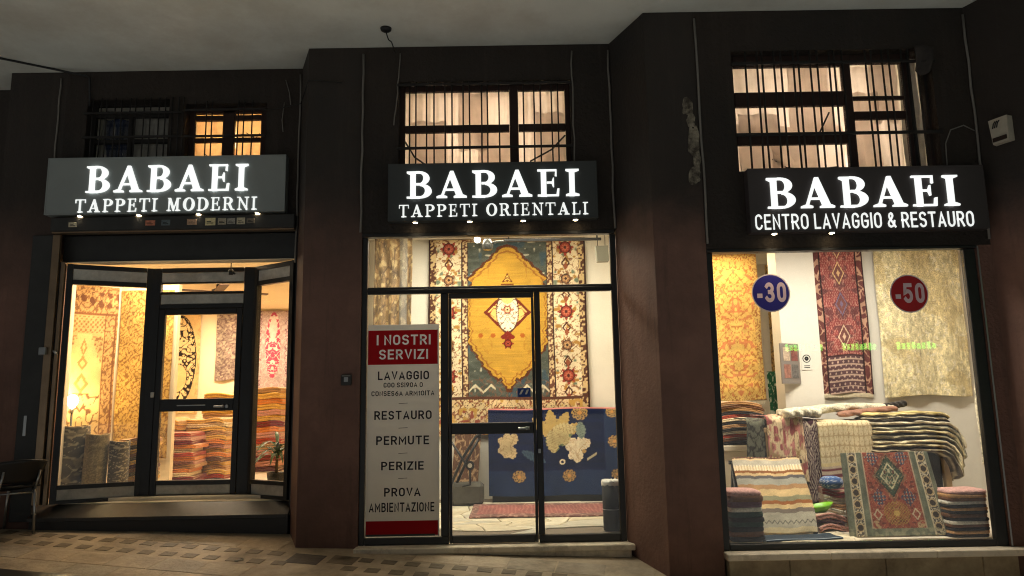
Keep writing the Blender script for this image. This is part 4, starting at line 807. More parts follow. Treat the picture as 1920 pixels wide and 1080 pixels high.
# ================================================================== RUGS: patterns
def px_med(u, v):
    """blue-green ground, yellow stepped medallion, cream rosette border (drawn on a 305 x 362 unit sheet)"""
    x = u*305; y = 10 + (1-v)*365; X = abs(x-152.5); C = flat(u, (236, 216, 176))
    # outer and inner guard stripes
    put(C, (92, 58, 44), (X > 139).astype(float)); put(C, (214, 186, 136), (X > 139)*blobs(x, y, .32, 3, .5)); put(C, (60, 36, 30), (X > 149.5).astype(float))
    border = (X > 88) & (X <= 139); put(C, (238, 219, 182), border.astype(float))
    put(C, (150, 104, 72), border*scroll(X, y, .12, 11, .26)); put(C, (178, 132, 66), border*blobs(X, y, .13, 5, .74)); put(C, (120, 132, 110), border*blobs(X+40, y, .12, 8, .78))
    for i, yy in enumerate((28, 88, 150, 212, 268, 330)):
        c2 = ((160, 66, 50), (88, 42, 34), (196, 110, 84)) if i % 2 == 0 else ((150, 108, 76), (66, 44, 36), (204, 160, 110))
        sub = C.copy(); rosette(sub, X, y, 113.5, yy, 17 if i % 2 == 0 else 14, 8 if i % 2 == 0 else 5, c2); C[:] = np.where(border[..., None], sub, C)
        put(C, (84, 46, 34), border*(diamond(X, y, 113.5, yy+30, 9, 12) < 1)*(diamond(X, y, 113.5, yy+30, 9, 12) > .6)); put(C, (152, 84, 56), border*(diamond(X, y, 113.5, yy-24, 5, 8) < 1))
    g = (X > 77) & (X <= 88); put(C, (112, 74, 56), g.astype(float)); put(C, (222, 196, 150), g*blobs(x, y, .36, 6, .5)); put(C, (64, 42, 36), (abs(X-88) < 1.2).astype(float)); put(C, (64, 42, 36), (abs(X-77) < 1.2).astype(float))
    # bottom and top end borders
    eb = (y > 308) & (X <= 139); put(C, (232, 206, 158), eb.astype(float)); put(C, (150, 92, 64), eb*scroll(X, y, .10, 23, .4)); put(C, (96, 58, 42), eb*scroll(X, y, .15, 29, .2)); put(C, (204, 160, 84), eb*blobs(X, y, .14, 31, .7)); put(C, (160, 78, 58), eb*blobs(X+30, y, .12, 33, .76))
    put(C, (96, 60, 46), (abs(y-308) < 2.5)*(X < 139)); tb = (y < 16) & (X <= 139); put(C, (222, 196, 150), tb.astype(float)); put(C, (120, 70, 46), tb*scroll(X, y, .09, 37, .4))
    fld = (X <= 76) & (y >= 16) & (y <= 306)
    put(C, (86, 92, 84), fld.astype(float)); C[:] = np.where(fld[..., None], C*(.72 + .5*fbm(x*.08, y*.16, 41))[..., None], C)
    put(C, (196, 190, 168), fld*blobs(X, y, .17, 43, .86)); put(C, (50, 84, 112), fld*blobs(x, y, .05, 47, .72)*.5)
    put(C, (120, 92, 76), fld*(y > 270)*scroll(X, y, .1, 53, .3))
    P = [(0, 26), (15, 30), (33, 50), (75, 87), (68, 97), (77, 112), (79, 168), (72, 190), (77, 203), (64, 222), (44, 252), (21, 273), (16, 269), (4, 290), (0, 291)]
    P = P + [(-a, b) for a, b in P[::-1]]
    dx0 = x-152.5; dx = dx0 + np.sign(dx0)*(1.8*np.sin(y*.42) + .8*np.sin(y*1.1))
    put(C, (96, 52, 30), fld*poly_mask(dx, y, grow(P, 1.045, (0, 155)))); med = poly_mask(dx, y, P)*fld
    put(C, (200, 154, 58), med); C[:] = np.where(med[..., None] > 0, C*(.9 + .2*fbm(x*.03, y*.5, 61))[..., None], C)
    ring = poly_mask(dx, y, grow(P, .955, (0, 155))) - poly_mask(dx, y, grow(P, .925, (0, 155))); put(C, (150, 92, 36), ring*fld*.8); put(C, (168, 112, 40), med*(X > 30)*scroll(X, y, .06, 63, .10)*.6)
    dx = dx0
    # cartouche
    d1 = diamond(dx, y, 0, 150, 46, 44); put(C, (110, 40, 24), med*(d1 < 1)); put(C, (232, 190, 110), med*(d1 < .84)); put(C, (128, 48, 28), med*(d1 < .84)*scroll(X, y, .11, 67, .25))
    e = ((dx/22)**2 + ((y-148)/40)**2); put(C, (92, 58, 44), med*(e < 1)); put(C, (240, 226, 196), med*(e < .85)); put(C, (120, 84, 62), med*(e < .85)*scroll(X, y, .16, 71, .3)); put(C, (222, 196, 120), med*(((dx/11)**2 + ((y-124)/10)**2) < 1))
    sub = C.copy(); rosette(sub, X, y, 0, 145, 11, 6, ((196, 128, 96), (84, 40, 30), (240, 210, 160))); C[:] = sub
    put(C, (128, 40, 26), med*(diamond(dx, y, 0, 196, 15, 12) < 1)*(y < 200)); sub = C.copy(); rosette(sub, X, y, 0, 208, 11, 6, ((142, 44, 32), (90, 28, 22), (176, 80, 52))); C[:] = sub
    for t_, (lx, ly, la) in enumerate(((0, 92, 0.0), (5, 90, .5), (9, 92, 1.0))):
        ax, ay = (X-lx)*math.cos(la) - (y-ly)*math.sin(la), (X-lx)*math.sin(la) + (y-ly)*math.cos(la); put(C, (116, 62, 28), med*(((ax/2.6)**2 + ((ay+8)/9)**2) < 1)); put(C, (222, 180, 90), med*(((ax/1.2)**2 + ((ay+8)/5)**2) < 1))
    put(C, (116, 62, 28), med*(abs(y-97) < 1.6)*(X < 12))
    for q in (28, 52): put(C, (176, 96, 34), med*(np.hypot(X-q, y-193) < 4.5))
    put(C, (220, 210, 180), fld*(abs((y-298) + .9*abs(((X-34) % 30) - 15)) < 2.2)*(X > 26)*(y > 276))
    return wear(C, x, y, 5, .10, .03)
def px_blue(u, v):
    """deep blue field, cream flowers, dotted border (244 x 172 units)"""
    x = u*244; y = (1-v)*172; C = flat(u, (10, 26, 66)); C *= (.8 + .4*fbm(x*.02, y*.25, 3))[..., None]
    b = (x > 211) | (y > 122); put(C, (22, 42, 82), b.astype(float)); put(C, (88, 110, 142), b*((np.sin(x*1.6)*np.sin(y*1.6)) > .62)*.55); put(C, (14, 26, 70), (abs(np.maximum(x-211, y-122)) < 1.2).astype(float))
    gold, cream, green = (196, 158, 96), (238, 224, 192), (120, 134, 96)
    for cx, cy, r in ((168, 12, 15), (55, 134, 12), (146, 135, 12), (230, 68, 12), (227, 10, 11), (232, 132, 10)):
        rr = np.hypot(x-cx, y-cy); th = np.arctan2(y-cy, x-cx); put(C, (52, 50, 70), (rr < r*1.05).astype(float)); put(C, gold, ((rr < r)*(np.cos(9*th + rr*.4)*np.cos(rr*1.1) > -.15)).astype(float)); put(C, (220, 160, 90), (rr < r*.28).astype(float))
    def leaf(cx, cy, L, W, ang, col, vein):
        c_, s_ = math.cos(ang), math.sin(ang); a = (x-cx)*c_ + (y-cy)*s_; b_ = -(x-cx)*s_ + (y-cy)*c_; t = np.clip(a/L, 0, 1)
        m = (a > 0)*(a < L)*(abs(b_) < W*np.sin(PI*t)**.6*(1 + .12*np.sin(a*.9))); put(C, col, m); put(C, vein, m*((abs(b_ - .12*a*np.sin(a)) < .6) | (abs(np.sin(b_*1.3 + a*.25)) > .97)))
    for a in (-2.3, -1.7, -1.1, -.5): leaf(120, 62, 58, 11, a, (196, 168, 100), gold)
    for a in (.2, .7, 1.3): leaf(112, 48, 42, 12, a, green, (86, 92, 66))
    for a in (-.4, .3, 1.1): leaf(116, 44, 46, 12, a+.4, (206, 190, 138), (150, 120, 74))
    for a in (-2.9, -2.2, -1.4, -.8, 2.4, 1.8): leaf(166, 84, 27, 9, a, cream, (196, 164, 120))
    for a in (-2.6, -1.9, -1.2, 2.6, 2.0, 1.4): leaf(40, 74, 26, 9, a, (212, 190, 146), (160, 130, 86))
    leaf(168, 30, 34, 9, 1.5, (136, 152, 140), (90, 104, 100)); leaf(60, 84, 50, 8, .5, (70, 92, 110), (40, 60, 90))
    put(C, gold, (np.hypot(x-174, y-88) < 4).astype(float)); put(C, cream, (abs(np.hypot(x-134, y-108) - 4) < 1.4).astype(float)); put(C, (190, 180, 150), ((abs((y-98) + .7*(x-188)) < 2.4)*(abs(x-188) < 9)).astype(float))
    put(C, (196, 120, 110), (y < 3.5).astype(float))
    return wear(C, x, y, 9, .12, .05)
def allover(base, ink, s=7.0, w=.3, seed=1, asp=2.0, border=None, second=None):
    def f(u, v):
        x, y = abs(u-.5), v*asp; C = flat(u, base); put(C, ink, scroll(x, y, s, seed, w)*.8)
        if second: put(C, second, blobs(x, y, s*1.6, seed+4, .64)*.8)
        if border:
            bm = (np.minimum(np.minimum(u, 1-u), np.minimum(v, 1-v)*asp) < border[0]); put(C, border[1], bm.astype(float)); put(C, border[2], bm*scroll(u, y, s*1.7, seed+9, .5))
        return wear(C, x*6, y*6, seed+20, .16, 1)
    return f
def mihrab(u, v):
    x, y = abs(u-.5), v*2; C = flat(u, (204, 168, 112)); ink = (122, 84, 54)
    b = (x > .30) | (y > 1.62); put(C, (194, 154, 100), b.astype(float)); put(C, ink, b*scroll(x, y, 19, 3, .55)*.85)
    put(C, (120, 78, 50), ((abs(x-.30) < .012) | (abs(x-.46) < .012))*(y < 1.62)); put(C, (128, 84, 54), (abs(y-1.62) < .014).astype(float)); t = (y > 1.72) & (y < 1.92); put(C, (112, 72, 48), t*(np.sin(u*46) + np.sin(y*40 + u*9) > .4))
    lat = (y > 1.38) & (y < 1.6) & (x < .29); put(C, (150, 110, 66), lat*((np.sin(u*90)*np.sin(y*90)) > .2))
    f = (x < .285) & (y < 1.36); st = .28 - .20*np.floor(np.clip((y-.9)/.46, 0, 1)*6)/6; put(C, (220, 186, 126), f*(x < st)); put(C, ink, f*(x >= st)*scroll(x, y, 17, 7, .55)*.75)
    for yy, a, b2 in ((1.18, .05, .12), (.98, .08, .1), (.72, .11, .14)): put(C, (176, 128, 76), f*(diamond(x, y, 0, yy, a, b2) < 1)); put(C, (226, 186, 120), f*(diamond(x, y, 0, yy, a, b2) < .5))
    put(C, ink, f*(y < .6)*scroll(x, y, 8, 12, .35)); return wear(C, x*5, y*5, 8, .14, 1)
def oval(u, v):
    x, y = u-.5, v*2.4-1.25; C = flat(u, (222, 190, 132)); X = abs(x)
    put(C, (196, 160, 110), (X > .44)*scroll(u, y, 9, 2, .4)*.8); e = (X/.42)**2 + (y/1.08)**2
    put(C, (40, 30, 24), (e < 1).astype(float)); put(C, (234, 206, 150), (e < .94).astype(float)); put(C, (34, 26, 22), (e < .94)*scroll(X, y, 9, 9, .5)); put(C, (44, 32, 26), (abs(e-.9) < .03).astype(float))
    q = (X/.2)**2 + ((y+.42)/.32)**2; put(C, (36, 28, 24), (q < 1.15).astype(float)); put(C, (232, 200, 138), (q < 1).astype(float)); return wear(C, u*6, y*6, 4, .12, 1)
def purple(u, v):
    x, y = abs(u-.5), v*2.4; C = flat(u, (172, 150, 146)); put(C, (206, 190, 178), scroll(x, y, 10, 3, .5)*.6); put(C, (132, 96, 104), (x > .38)*scroll(u, y, 12, 5, .5))
    m = (x < .24*np.sqrt(np.clip(1 - ((y-1.35)/1.0)**2, 0, 1))); put(C, (176, 72, 96), m.astype(float)); put(C, (226, 196, 182), m*scroll(x, y, 9, 8, .45)); i = (x < .10*np.clip(1 - abs((y-1.85)/.42), 0, 1)**.5*1.4); put(C, (206, 190, 178), i.astype(float)); return wear(C, u*6, y*6, 6, .12, 1)
def redlong(u, v):
    x, y = abs(u-.5), v*2.5; C = flat(u, (132, 62, 60)); put(C, (188, 140, 126), ((np.sin(u*130 + 3*np.sin(y*20))*np.sin(y*75)) > .35)*.6); put(C, (92, 52, 54), blobs(x, y, 13, 4, .55)*.75); put(C, (186, 150, 132), scroll(x, y, 15, 14, .22)*.6)
    for yy, c1 in ((2.42, (196, 160, 120)), (1.98, (206, 168, 122)), (1.46, (112, 96, 122)), (.92, (206, 176, 150))):
        d_ = diamond(x, y, 0, yy, .125, .2); put(C, (70, 44, 46), d_ < 1.08); put(C, c1, (d_ < 1).astype(float)); put(C, (110, 66, 62), (d_ < .82).astype(float)); put(C, c1, (d_ < .3).astype(float))
    e = (y < .62); put(C, (84, 58, 62), e.astype(float)); put(C, (196, 170, 150), e*((np.sin(y*70) > .7) | (np.sin(u*60)*np.sin(y*52) > .55))*.8); put(C, (60, 34, 36), (abs(y-.62) < .015).astype(float))
    b = (x > .36); put(C, (96, 52, 50), b.astype(float)); put(C, (196, 160, 132), b*scroll(u, y, 9, 8, .5)*.8); put(C, (44, 26, 28), (abs(x-.36) < .012).astype(float)); put(C, (52, 30, 30), (x > .47).astype(float)); return wear(C, u*6, y*6, 3, .18, 1)
def shag(u, v):
    x, y = u, v*1.8; C = flat(u, (222, 208, 164)); C *= (.7 + .55*fbm(x*40, y*16, 3))[..., None]; put(C, (232, 222, 196), blobs(x, y, 42, 8, .7)*.7); put(C, (168, 140, 84), blobs(x, y, 5, 12, .6)*.3); return np.clip(C, 0, 1)
def brown_silk(u, v):
    x, y = u, v*3; C = flat(u, (150, 122, 84)); C *= (.55 + .8*fbm(x*14, y*5, 5))[..., None]; put(C, (214, 190, 140), blobs(x, y, 14, 9, .66)*.8); put(C, (70, 52, 40), scroll(x, y*.5, 6, 3, .3)*.6); put(C, (146, 158, 168), (abs(u-.78) < .1)*.45); return np.clip(C, 0, 1)
def front_rug(u, v):
    """rust field with green diamond, dark green borders with cream vines (190 x 160 units)"""
    x = u*190; y = (1-v)*160; X = abs(x-97); C = flat(u, (112, 116, 96)); C *= (.8 + .45*fbm(x*.12, y*.06, 2))[..., None]
    b1 = (X > 66) & (X < 84); put(C, (92, 84, 74), b1.astype(float)); put(C, (222, 208, 174), b1*scroll(X, y, .2, 5, .5))
    for yy in range(12, 160, 22): put(C, (62, 50, 42), b1*(np.hypot(X-75, y-yy) < 6)); put(C, (196, 172, 128), b1*(abs(np.hypot(X-75, y-yy) - 7) < 1.2))
    put(C, (214, 200, 164), (abs(X-66) < 1.1).astype(float)); put(C, (200, 186, 152), (abs(X-84) < 1.0).astype(float))
    f = (X < 52) & (y < 146); put(C, (158, 80, 60), f.astype(float)); C[:] = np.where(f[..., None], C*(.82 + .36*fbm(x*.1, y*.1, 9))[..., None], C)
    for cx, cy, a, b_ in ((0, 46, 30, 40),): d_ = diamond(X, y, cx, cy, a, b_); put(C, (120, 110, 76), f*(d_ < 1.25)*(np.sin(x*1.3)*np.sin(y*1.3) > .1)); put(C, (64, 82, 62), f*(d_ < 1)); put(C, (206, 200, 160), f*(abs(d_-.62) < .06)); put(C, (190, 186, 150), f*(d_ < .55)*scroll(X, y, .12, 13, .35)); put(C, (44, 56, 44), f*(abs(d_-1) < .05))
    put(C, (206, 170, 130), f*scroll(X, y, .16, 71, .16)*.7); put(C, (96, 44, 40), f*blobs(X, y, .22, 73, .74)*.8)
    for cx, cy in ((32, 10), (30, 88)): d_ = diamond(X, y, cx, cy, 16, 18); put(C, (72, 74, 92), f*(d_ < 1)*((np.sin(x*.9) + np.sin(y*.9)) > -.3)); put(C, (190, 176, 150), f*(d_ < 1)*(abs(np.sin(X*.5)*np.sin(y*.5)) > .82))
    sb = np.hypot(X, (y-118)*1.1); put(C, (176, 138, 66), f*(sb < 26)*(np.sin(X*1.1)*np.sin(y*1.1) > .05)); put(C, (214, 176, 96), f*(sb < 6)); d_ = diamond(X, y, 38, 120, 9, 12); put(C, (206, 186, 150), f*(d_ < 1)*(d_ > .65)); put(C, (198, 164, 120), f*(np.hypot(X-44, y-140) < 9)*blobs(x, y, .3, 4, .45)); put(C, (196, 170, 140), (abs(X-52) < 1.1)*(y < 146)); put(C, (176, 172, 140), ((y > 146)*blobs(x, y, .2, 31, .5))*.6)
    return wear(C, x, y, 7, .14, .08)
def kilim(u, v):
    y = 1-v; C = flat(u, (206, 178, 128)); w = .006*np.sin(u*17) + .004*np.sin(u*41)
    bands = [(0, .022, (110, 66, 44)), (.022, .045, (222, 196, 150)), (.045, .13, (186, 178, 160)), (.13, .19, (214, 190, 150)), (.19, .225, (136, 86, 46)), (.225, .26, (206, 176, 128)), (.26, .30, (92, 88, 88)), (.30, .38, (160, 158, 144)), (.38, .44, (168, 130, 88)), (.44, .53, (206, 178, 128)), (.53, .59, (140, 136, 104)), (.59, .635, (150, 92, 44)), (.635, .69, (212, 184, 132)), (.69, .745, (120, 108, 96)), (.745, .93, (168, 162, 142)), (.93, 1.0, (196, 180, 142))]
    for a, b, c_ in bands: put(C, c_, ((y+w >= a) & (y+w < b)).astype(float))
    put(C, (234, 220, 186), ((y > .115) & (y < .185))*(np.sin(u*150) > .1)); put(C, (78, 52, 38), (y < .022)*(np.sin(u*120) > .0)); put(C, (96, 92, 82), ((abs((y-.86) - .022*np.abs(((u*13) % 1)*2-1)*2 + .022) < .008)).astype(float)); return wear(C, u*8, y*14, 2, .13, 1)
def runner(u, v):
    x, y = u*4, v; C = flat(u, (150, 84, 78)); put(C, (196, 140, 126), (np.sin(x*60 + 6*vn(x*3, y*3, 2)) > .5)*.5); b = np.minimum(np.minimum(v, 1-v), np.minimum(u, 1-u)*4) < .16; put(C, (120, 82, 74), b.astype(float)); put(C, (196, 160, 140), b*scroll(x, y, 6, 4, .4)*.7); return wear(C, x*4, y*4, 3, .2, 1)
def pinkfloral(u, v):
    x, y = u, v*1.5; C = flat(u, (226, 202, 160)); put(C, (160, 84, 82), blobs(x, y, 9, 3, .62)); put(C, (206, 136, 126), blobs(x, y, 13, 6, .64)); put(C, (132, 96, 80), scroll(x, y, 9, 19, .2)*.7); put(C, (180, 150, 110), scroll(x, y, 4, 9, .15)); return wear(C, x*6, y*6, 2, .14, 1)
def darkpurple(u, v):
    x, y = u, v*2.5; C = flat(u, (74, 48, 56)); put(C, (206, 190, 164), (np.sin(x*60 + 8*vn(x*4, y*4, 3))*np.sin(y*46 + 6*vn(x*4, y*5, 8)) > .15)*.85); t = v > .86; put(C, (196, 180, 150), t*(np.sin(v*160) > .2)); q = ((x-.5)/.32)**2 + ((y-1.75)/.28)**2; put(C, (70, 30, 44), (q < 1).astype(float)); put(C, (206, 190, 164), (abs(q-1) < .16).astype(float)); return wear(C, x*6, y*6, 2, .14, 1)
def lattice(u, v):
    x, y = u, v*1.3; C = flat(u, (222, 206, 164)); put(C, (176, 150, 108), ((abs(np.sin(x*34)*np.sin(y*30)) < .16) | (np.sin(x*90)*np.sin(y*80) > .72))*.8); put(C, (206, 146, 108), (v > .93)*.9); put(C, (96, 84, 84), (abs(v-.925) < .008).astype(float)); s = v < .24; put(C, (206, 186, 160), s.astype(float)); put(C, (120, 52, 62), s*(np.sin(v*125) > .35)); put(C, (226, 206, 150), ((v > .24) & (v < .27)).astype(float)); return wear(C, x*6, y*6, 2, .12, 1)
def camel(u, v):
    y = v*3; C = flat(u, (204, 188, 140)); put(C, (78, 64, 42), (np.sin(y*30 + 7*vn(u*9, y*3, 3)) > .35)*.85); put(C, (226, 210, 160), (np.sin(y*24 + 2 + 5*vn(u*5, y*3, 3)) > .72)*.8); return wear(C, u*6, y*6, 2, .2, 1)
def white_fur(u, v):
    C = flat(u, (226, 218, 190)); C *= (.7 + .5*fbm(u*26, v*16, 3))[..., None]; return np.clip(C, 0, 1)

# ------------------------------------------------------------------ hanging rugs
# left shop
rug_mesh('hanging_rug', 70, 130, hang(-5.19, -4.71, 1.2, 2.98, 8.345, .006, 3, 1, y1=8.85), mihrab, M_RUG, label='pale gold prayer niche rug hanging at the far left behind the lamp')
rug_mesh('hanging_rug', 70, 150, hang(-4.685, -4.05, .95, 2.95, 8.86, .01, 4, 2), allover((196, 158, 86), (116, 78, 34), 17, .5, 5, 3.4), M_RUG, label='gold rug with fine scrolls hanging beside the lamp lit rug')
box('side_wall', M_WARMW, wL, -5.9, -4.02, 8.90, 8.98, FL, 3.128)
rug_mesh('hanging_rug', 70, 140, hang(-5.72, -5.06, 1.45, 3.1, 12.07, .01, 3, 3), oval, M_RUG, label='cream rug with tall black oval medallion seen through the left door')
rug_mesh('hanging_rug', 60, 120, hang(-4.80, -4.18, 1.98, 3.1, 12.07, .01, 4, 4), allover((150, 132, 120), (108, 84, 84), 15, .55, 11, 2, second=(186, 172, 150)), M_RUG, label='faded grey mauve rug hanging right of the oval medallion rug')
rug_mesh('hanging_rug', 60, 130, hang(-4.12, -3.62, 1.80, 3.1, 12.07, .012, 3, 5), purple, M_RUG, label='grey rug with pink medallion behind the right side panel')
# middle shop
rug_mesh('hanging_rug', 230, 270, hang(-1.115, 1.055, 1.10, 3.79, 10.08, .008, 5, 6), px_med, M_RUG, label='huge carpet with yellow medallion hanging in the middle shop', cat='carpet')
rug_mesh('hanging_rug', 60, 120, hang(-1.80, -1.30, 1.9, 3.78, 9.75, .03, 7, 7), brown_silk, M_SILK, label='shiny brown silk rug hanging above the services banner')
# right shop
yw = allover((226, 186, 104), (170, 104, 52), 11, .3, 31, 3.2, (.12, (226, 190, 112), (170, 110, 60)), (206, 122, 80))
rug_mesh('hanging_rug', 90, 170, hang(2.44, 3.03, 1.50, 3.28, 8.9, .012, 4, 8), yw, M_RUG, label='yellow scroll rug hanging at the left side of the right window')
rug_mesh('hanging_rug', 30, 120, hang(3.40, 3.53, 1.4, 3.28, 9.66, .01, 2, 9), allover((214, 176, 104), (110, 84, 56), 6, .45, 41, 6), M_RUG, label='narrow strip of yellow rug seen between the pilaster and scroll rug')
rug_mesh('hanging_rug', 100, 200, hang(3.47, 4.04, 1.56, 3.28, 8.32, .012, 3, 10), redlong, M_RUG, label='red runner with diamond medallions hanging between the two round stickers')
rug_mesh('hanging_rug', 110, 200, hang(4.17, 5.13, 1.52, 3.28, 8.30, .025, 4, 11), shag, M_SHAG, label='beige shaggy rug hanging behind the red sticker', thick=.03)
rug_mesh('hanging_rug', 24, 120, hang(4.62, 4.85, .85, 1.62, 7.45, .03, 3, 12), white_fur, M_SHAG, label='white narrow rug hanging beside the right edge of the window', thick=.02)

# ------------------------------------------------------------------ folded rugs in stacks
def fold_mesh(nm, w, d, t, seed, layers=2, ph0=0.0):
    """a folded rug: round-nosed layers at the front, soft sag, cream edge lines"""
    rs_ = np.random.RandomState(seed); prof = []; col = []
    h = t/layers
    for k in range(layers):
        for a in np.linspace(-PI/2, PI/2, 7):
            prof.append((-d/2 - h*.5*math.cos(a) + h*.5, k*h + h/2 + h*.48*math.sin(a))); e = abs(a) > 1.2
            col.append((.75,)*3 if e else (0, 0, 0))
    prof += [(d/2 - .02, t), (d/2, t/2), (d/2 - .02, 0)]; col += [(0, 0, 0)]*3
    n = len(prof); nx = 12; v = []; c = []
    ph = rs_.rand(4)*6
    for i in range(nx+1):
        u = i/nx; x = (u-.5)*w; edge = max(0, abs(u-.5)*2 - .8)/.2
        for (y, z), cc in zip(prof, col):
            wav = .010*math.sin(6*u + ph[0]) + .005*math.sin(15*u + ph[1]); v.append((x*(1 - .01*math.sin(z*60)), y + wav + .012*edge*edge, z*(1 - .16*edge*edge) + .015*math.sin(5*u + ph0) - .03*max(0, u-.72)**2*8 + .05*t*math.sin(9*u + ph[2]))); c.append(cc)
    f = [(i*n + k, i*n + (k+1) % n, (i+1)*n + (k+1) % n, (i+1)*n + k) for i in range(nx) for k in range(n)] + [tuple(range(n))[::-1], tuple(nx*n + k for k in range(n))]
    me = bpy.data.meshes.new(nm); me.from_pydata(v, [], f); me.polygons.foreach_set('use_smooth', [True]*(len(f)-2) + [False]*2)
    ca = me.color_attributes.new('Col', 'FLOAT_COLOR', 'POINT'); ca.data.foreach_set('color', np.array([k + (1.0,) for k in c], np.float32).ravel()); me.materials.append(M_FOLD); return me
ORD = ['lowest', 'second from bottom', 'third from bottom', 'fourth from bottom', 'fifth from bottom', 'sixth from bottom', 'seventh from bottom', 'eighth from bottom', 'ninth from bottom', 'tenth from bottom', 'eleventh from bottom', 'twelfth from bottom', 'thirteenth from bottom', 'fourteenth from bottom', 'fifteenth from bottom']
NAMED = {'rust red': (176, 70, 46), 'orange': (224, 140, 70), 'cream': (238, 216, 172), 'gold': (222, 176, 88), 'maroon': (126, 46, 42), 'tan': (186, 142, 94), 'pink': (206, 150, 136), 'brown': (112, 76, 52), 'grey': (140, 132, 122), 'dark green': (50, 70, 62), 'black': (44, 40, 40), 'white': (226, 220, 204), 'purple': (110, 76, 88), 'olive': (136, 124, 78), 'blue grey': (96, 108, 122), 'dusty pink': (196, 152, 142)}
def stack(x, y, z, w, d, t, cols, where, group, rz=0.0, seed=0, jit=.034, nm='folded_rug', lean=0.0):
    ms = [fold_mesh(nm, w, d, t, seed*7 + k, 2, seed*1.7) for k in range(3)]; rs_ = np.random.RandomState(seed + 50); n = len(cols)
    for k, cn in enumerate(cols):
        o = bpy.data.objects.new(nm, ms[k % 3]); COL.objects.link(o)
        o.location = (x + rs_.uniform(-jit, jit) + lean*k, y + rs_.uniform(-jit, jit), z + k*t*.98); o.rotation_euler = (0, 0, rz + rs_.uniform(-.05, .05)); o.scale = (rs_.uniform(.94, 1.03), rs_.uniform(.96, 1.03), 1)
        o.color = S(*NAMED[cn]); pos = 'topmost' if k == n-1 else ORD[k]
        tag(o, 'folded %s rug, %s %s' % (cn, pos, where), 'rug', group)
warm = ['maroon', 'orange', 'cream', 'rust red', 'orange', 'tan', 'pink', 'rust red', 'cream', 'orange', 'maroon', 'tan', 'rust red', 'pink', 'orange']
stack(-4.12, 9.35, FL, .50, .55, .048, ['rust red', 'maroon', 'cream', 'orange', 'tan', 'pink', 'orange', 'rust red', 'cream', 'orange', 'maroon', 'pink', 'rust red'], 'in the front stack behind the left door', 'folded rugs behind the left door', .12, 1)
stack(-3.93, 10.0, FL, .56, .6, .055, ['rust red', 'gold', 'tan', 'gold', 'brown', 'orange', 'gold', 'pink', 'orange', 'gold', 'tan', 'gold', 'cream', 'gold'], 'in the tall stack behind the left door', 'folded rugs behind the left door', -.1, 2)
stack(-4.50, 9.75, FL, .55, .6, .06, ['rust red', 'gold', 'orange', 'cream', 'gold', 'orange', 'tan', 'gold', 'orange', 'gold', 'cream', 'gold', 'gold'], 'in the golden stack beside the front stack', 'folded rugs behind the left door', .05, 3)
stack(-4.24, 11.2, FL, .56, .6, .075, ['brown', 'tan', 'orange', 'maroon', 'rust red', 'tan', 'gold', 'pink', 'orange', 'rust red', 'tan', 'gold', 'gold', 'orange', 'gold'], 'in the stack under the faded grey mauve rug', 'folded rugs behind the left door', .06, 4)
stack(-3.56, 10.9, FL, .66, .6, .08, ['purple', 'pink', 'maroon', 'pink', 'tan', 'rust red', 'pink', 'orange', 'maroon', 'gold', 'pink', 'gold', 'orange', 'gold', 'tan'], 'in the stack below the pink medallion rug', 'folded rugs behind the right side panel', -.06, 5)
stack(-4.16, 8.45, FL, .30, .4, .042, ['olive', 'brown', 'tan', 'gold', 'olive', 'tan', 'brown', 'gold', 'olive', 'tan', 'gold', 'olive', 'gold', 'tan'], 'in the small pile right of the rolled rugs', 'folded rugs beside the rolled rugs', .1, 6, .012)
# right shop stacks
stack(2.50, 8.45, 1.03, .52, .5, .036, ['black', 'brown', 'rust red', 'white', 'black', 'tan', 'black', 'cream', 'rust red', 'black', 'tan', 'brown', 'tan'], 'in the stack under the yellow scroll rug', 'folded rugs on the white side table', .05, 7, .012)
tb = empty('side_table', (2.5, 8.45, FR), 'white table under the stack of rugs below the yellow scroll rug', 'table')
MB().bbox(2.18, 2.84, 8.12, 8.78, .97, 1.03, .01).build('top', mat('white_laminate', S(224, 214, 190), .5), tb); MB().bbox(2.24, 2.78, 8.18, 8.72, FR, .969, .01).build('base', mat('white_laminate', S(224, 214, 190), .5), tb)
# piles of small square mats by the glass
def mat_pile(cx, cy, w, d, cols, where, group, t, seed, top):
    rs_ = np.random.RandomState(seed); z = FR
    for k, cn in enumerate(cols):
        tt = t*rs_.uniform(.85, 1.15); last = k == len(cols)-1
        b = MB(); n = 36; ring = []
        def sup(s): 
            return [(cx + jx_ + w/2*s*abs(math.cos(a))**.36*(1 if math.cos(a) > 0 else -1), cy + jy_ + d/2*s*abs(math.sin(a))**.36*(1 if math.sin(a) > 0 else -1)) for a in (2*PI*q/n for q in range(n))]
        jx_, jy_ = rs_.uniform(-.008, .008, 2)
        lv = [(.965, 0), (1.0, tt*.3), (1.0, tt*.7), (.965, tt)] + ([(.86, tt + .008), (.5, tt + .014)] if last else [])
        vs_ = [(px_, py_, z + h + (.004*math.sin(9*px_ + k) if h else 0)) for s_, h in lv for px_, py_ in sup(s_)]; L_ = len(lv)
        b.add(vs_, [(i*n + q, i*n + (q+1) % n, (i+1)*n + (q+1) % n, (i+1)*n + q) for i in range(L_-1) for q in range(n)], True); b.add(vs_[:n], [tuple(range(n))[::-1]]); b.add(vs_[-n:], [tuple(range(n))])
        o = b.build('small_mat', mat('mat_' + cn.replace(' ', '_'), S(*NAMED[cn]), .95, var=.35, vscale=50, bump=.6, bscale=160), None, 'small %s mat, %s in the pile %s' % (cn, 'topmost' if last else ORD[k], where), 'mat', group); z += tt
mat_pile(2.05, 6.83, .30, .28, ['black', 'brown', 'black', 'dark green', 'black', 'dark green', 'white', 'purple', 'brown', 'dusty pink'], 'left of the striped kilim', 'mats piled at the lower left of the right window', .043, 1, None)
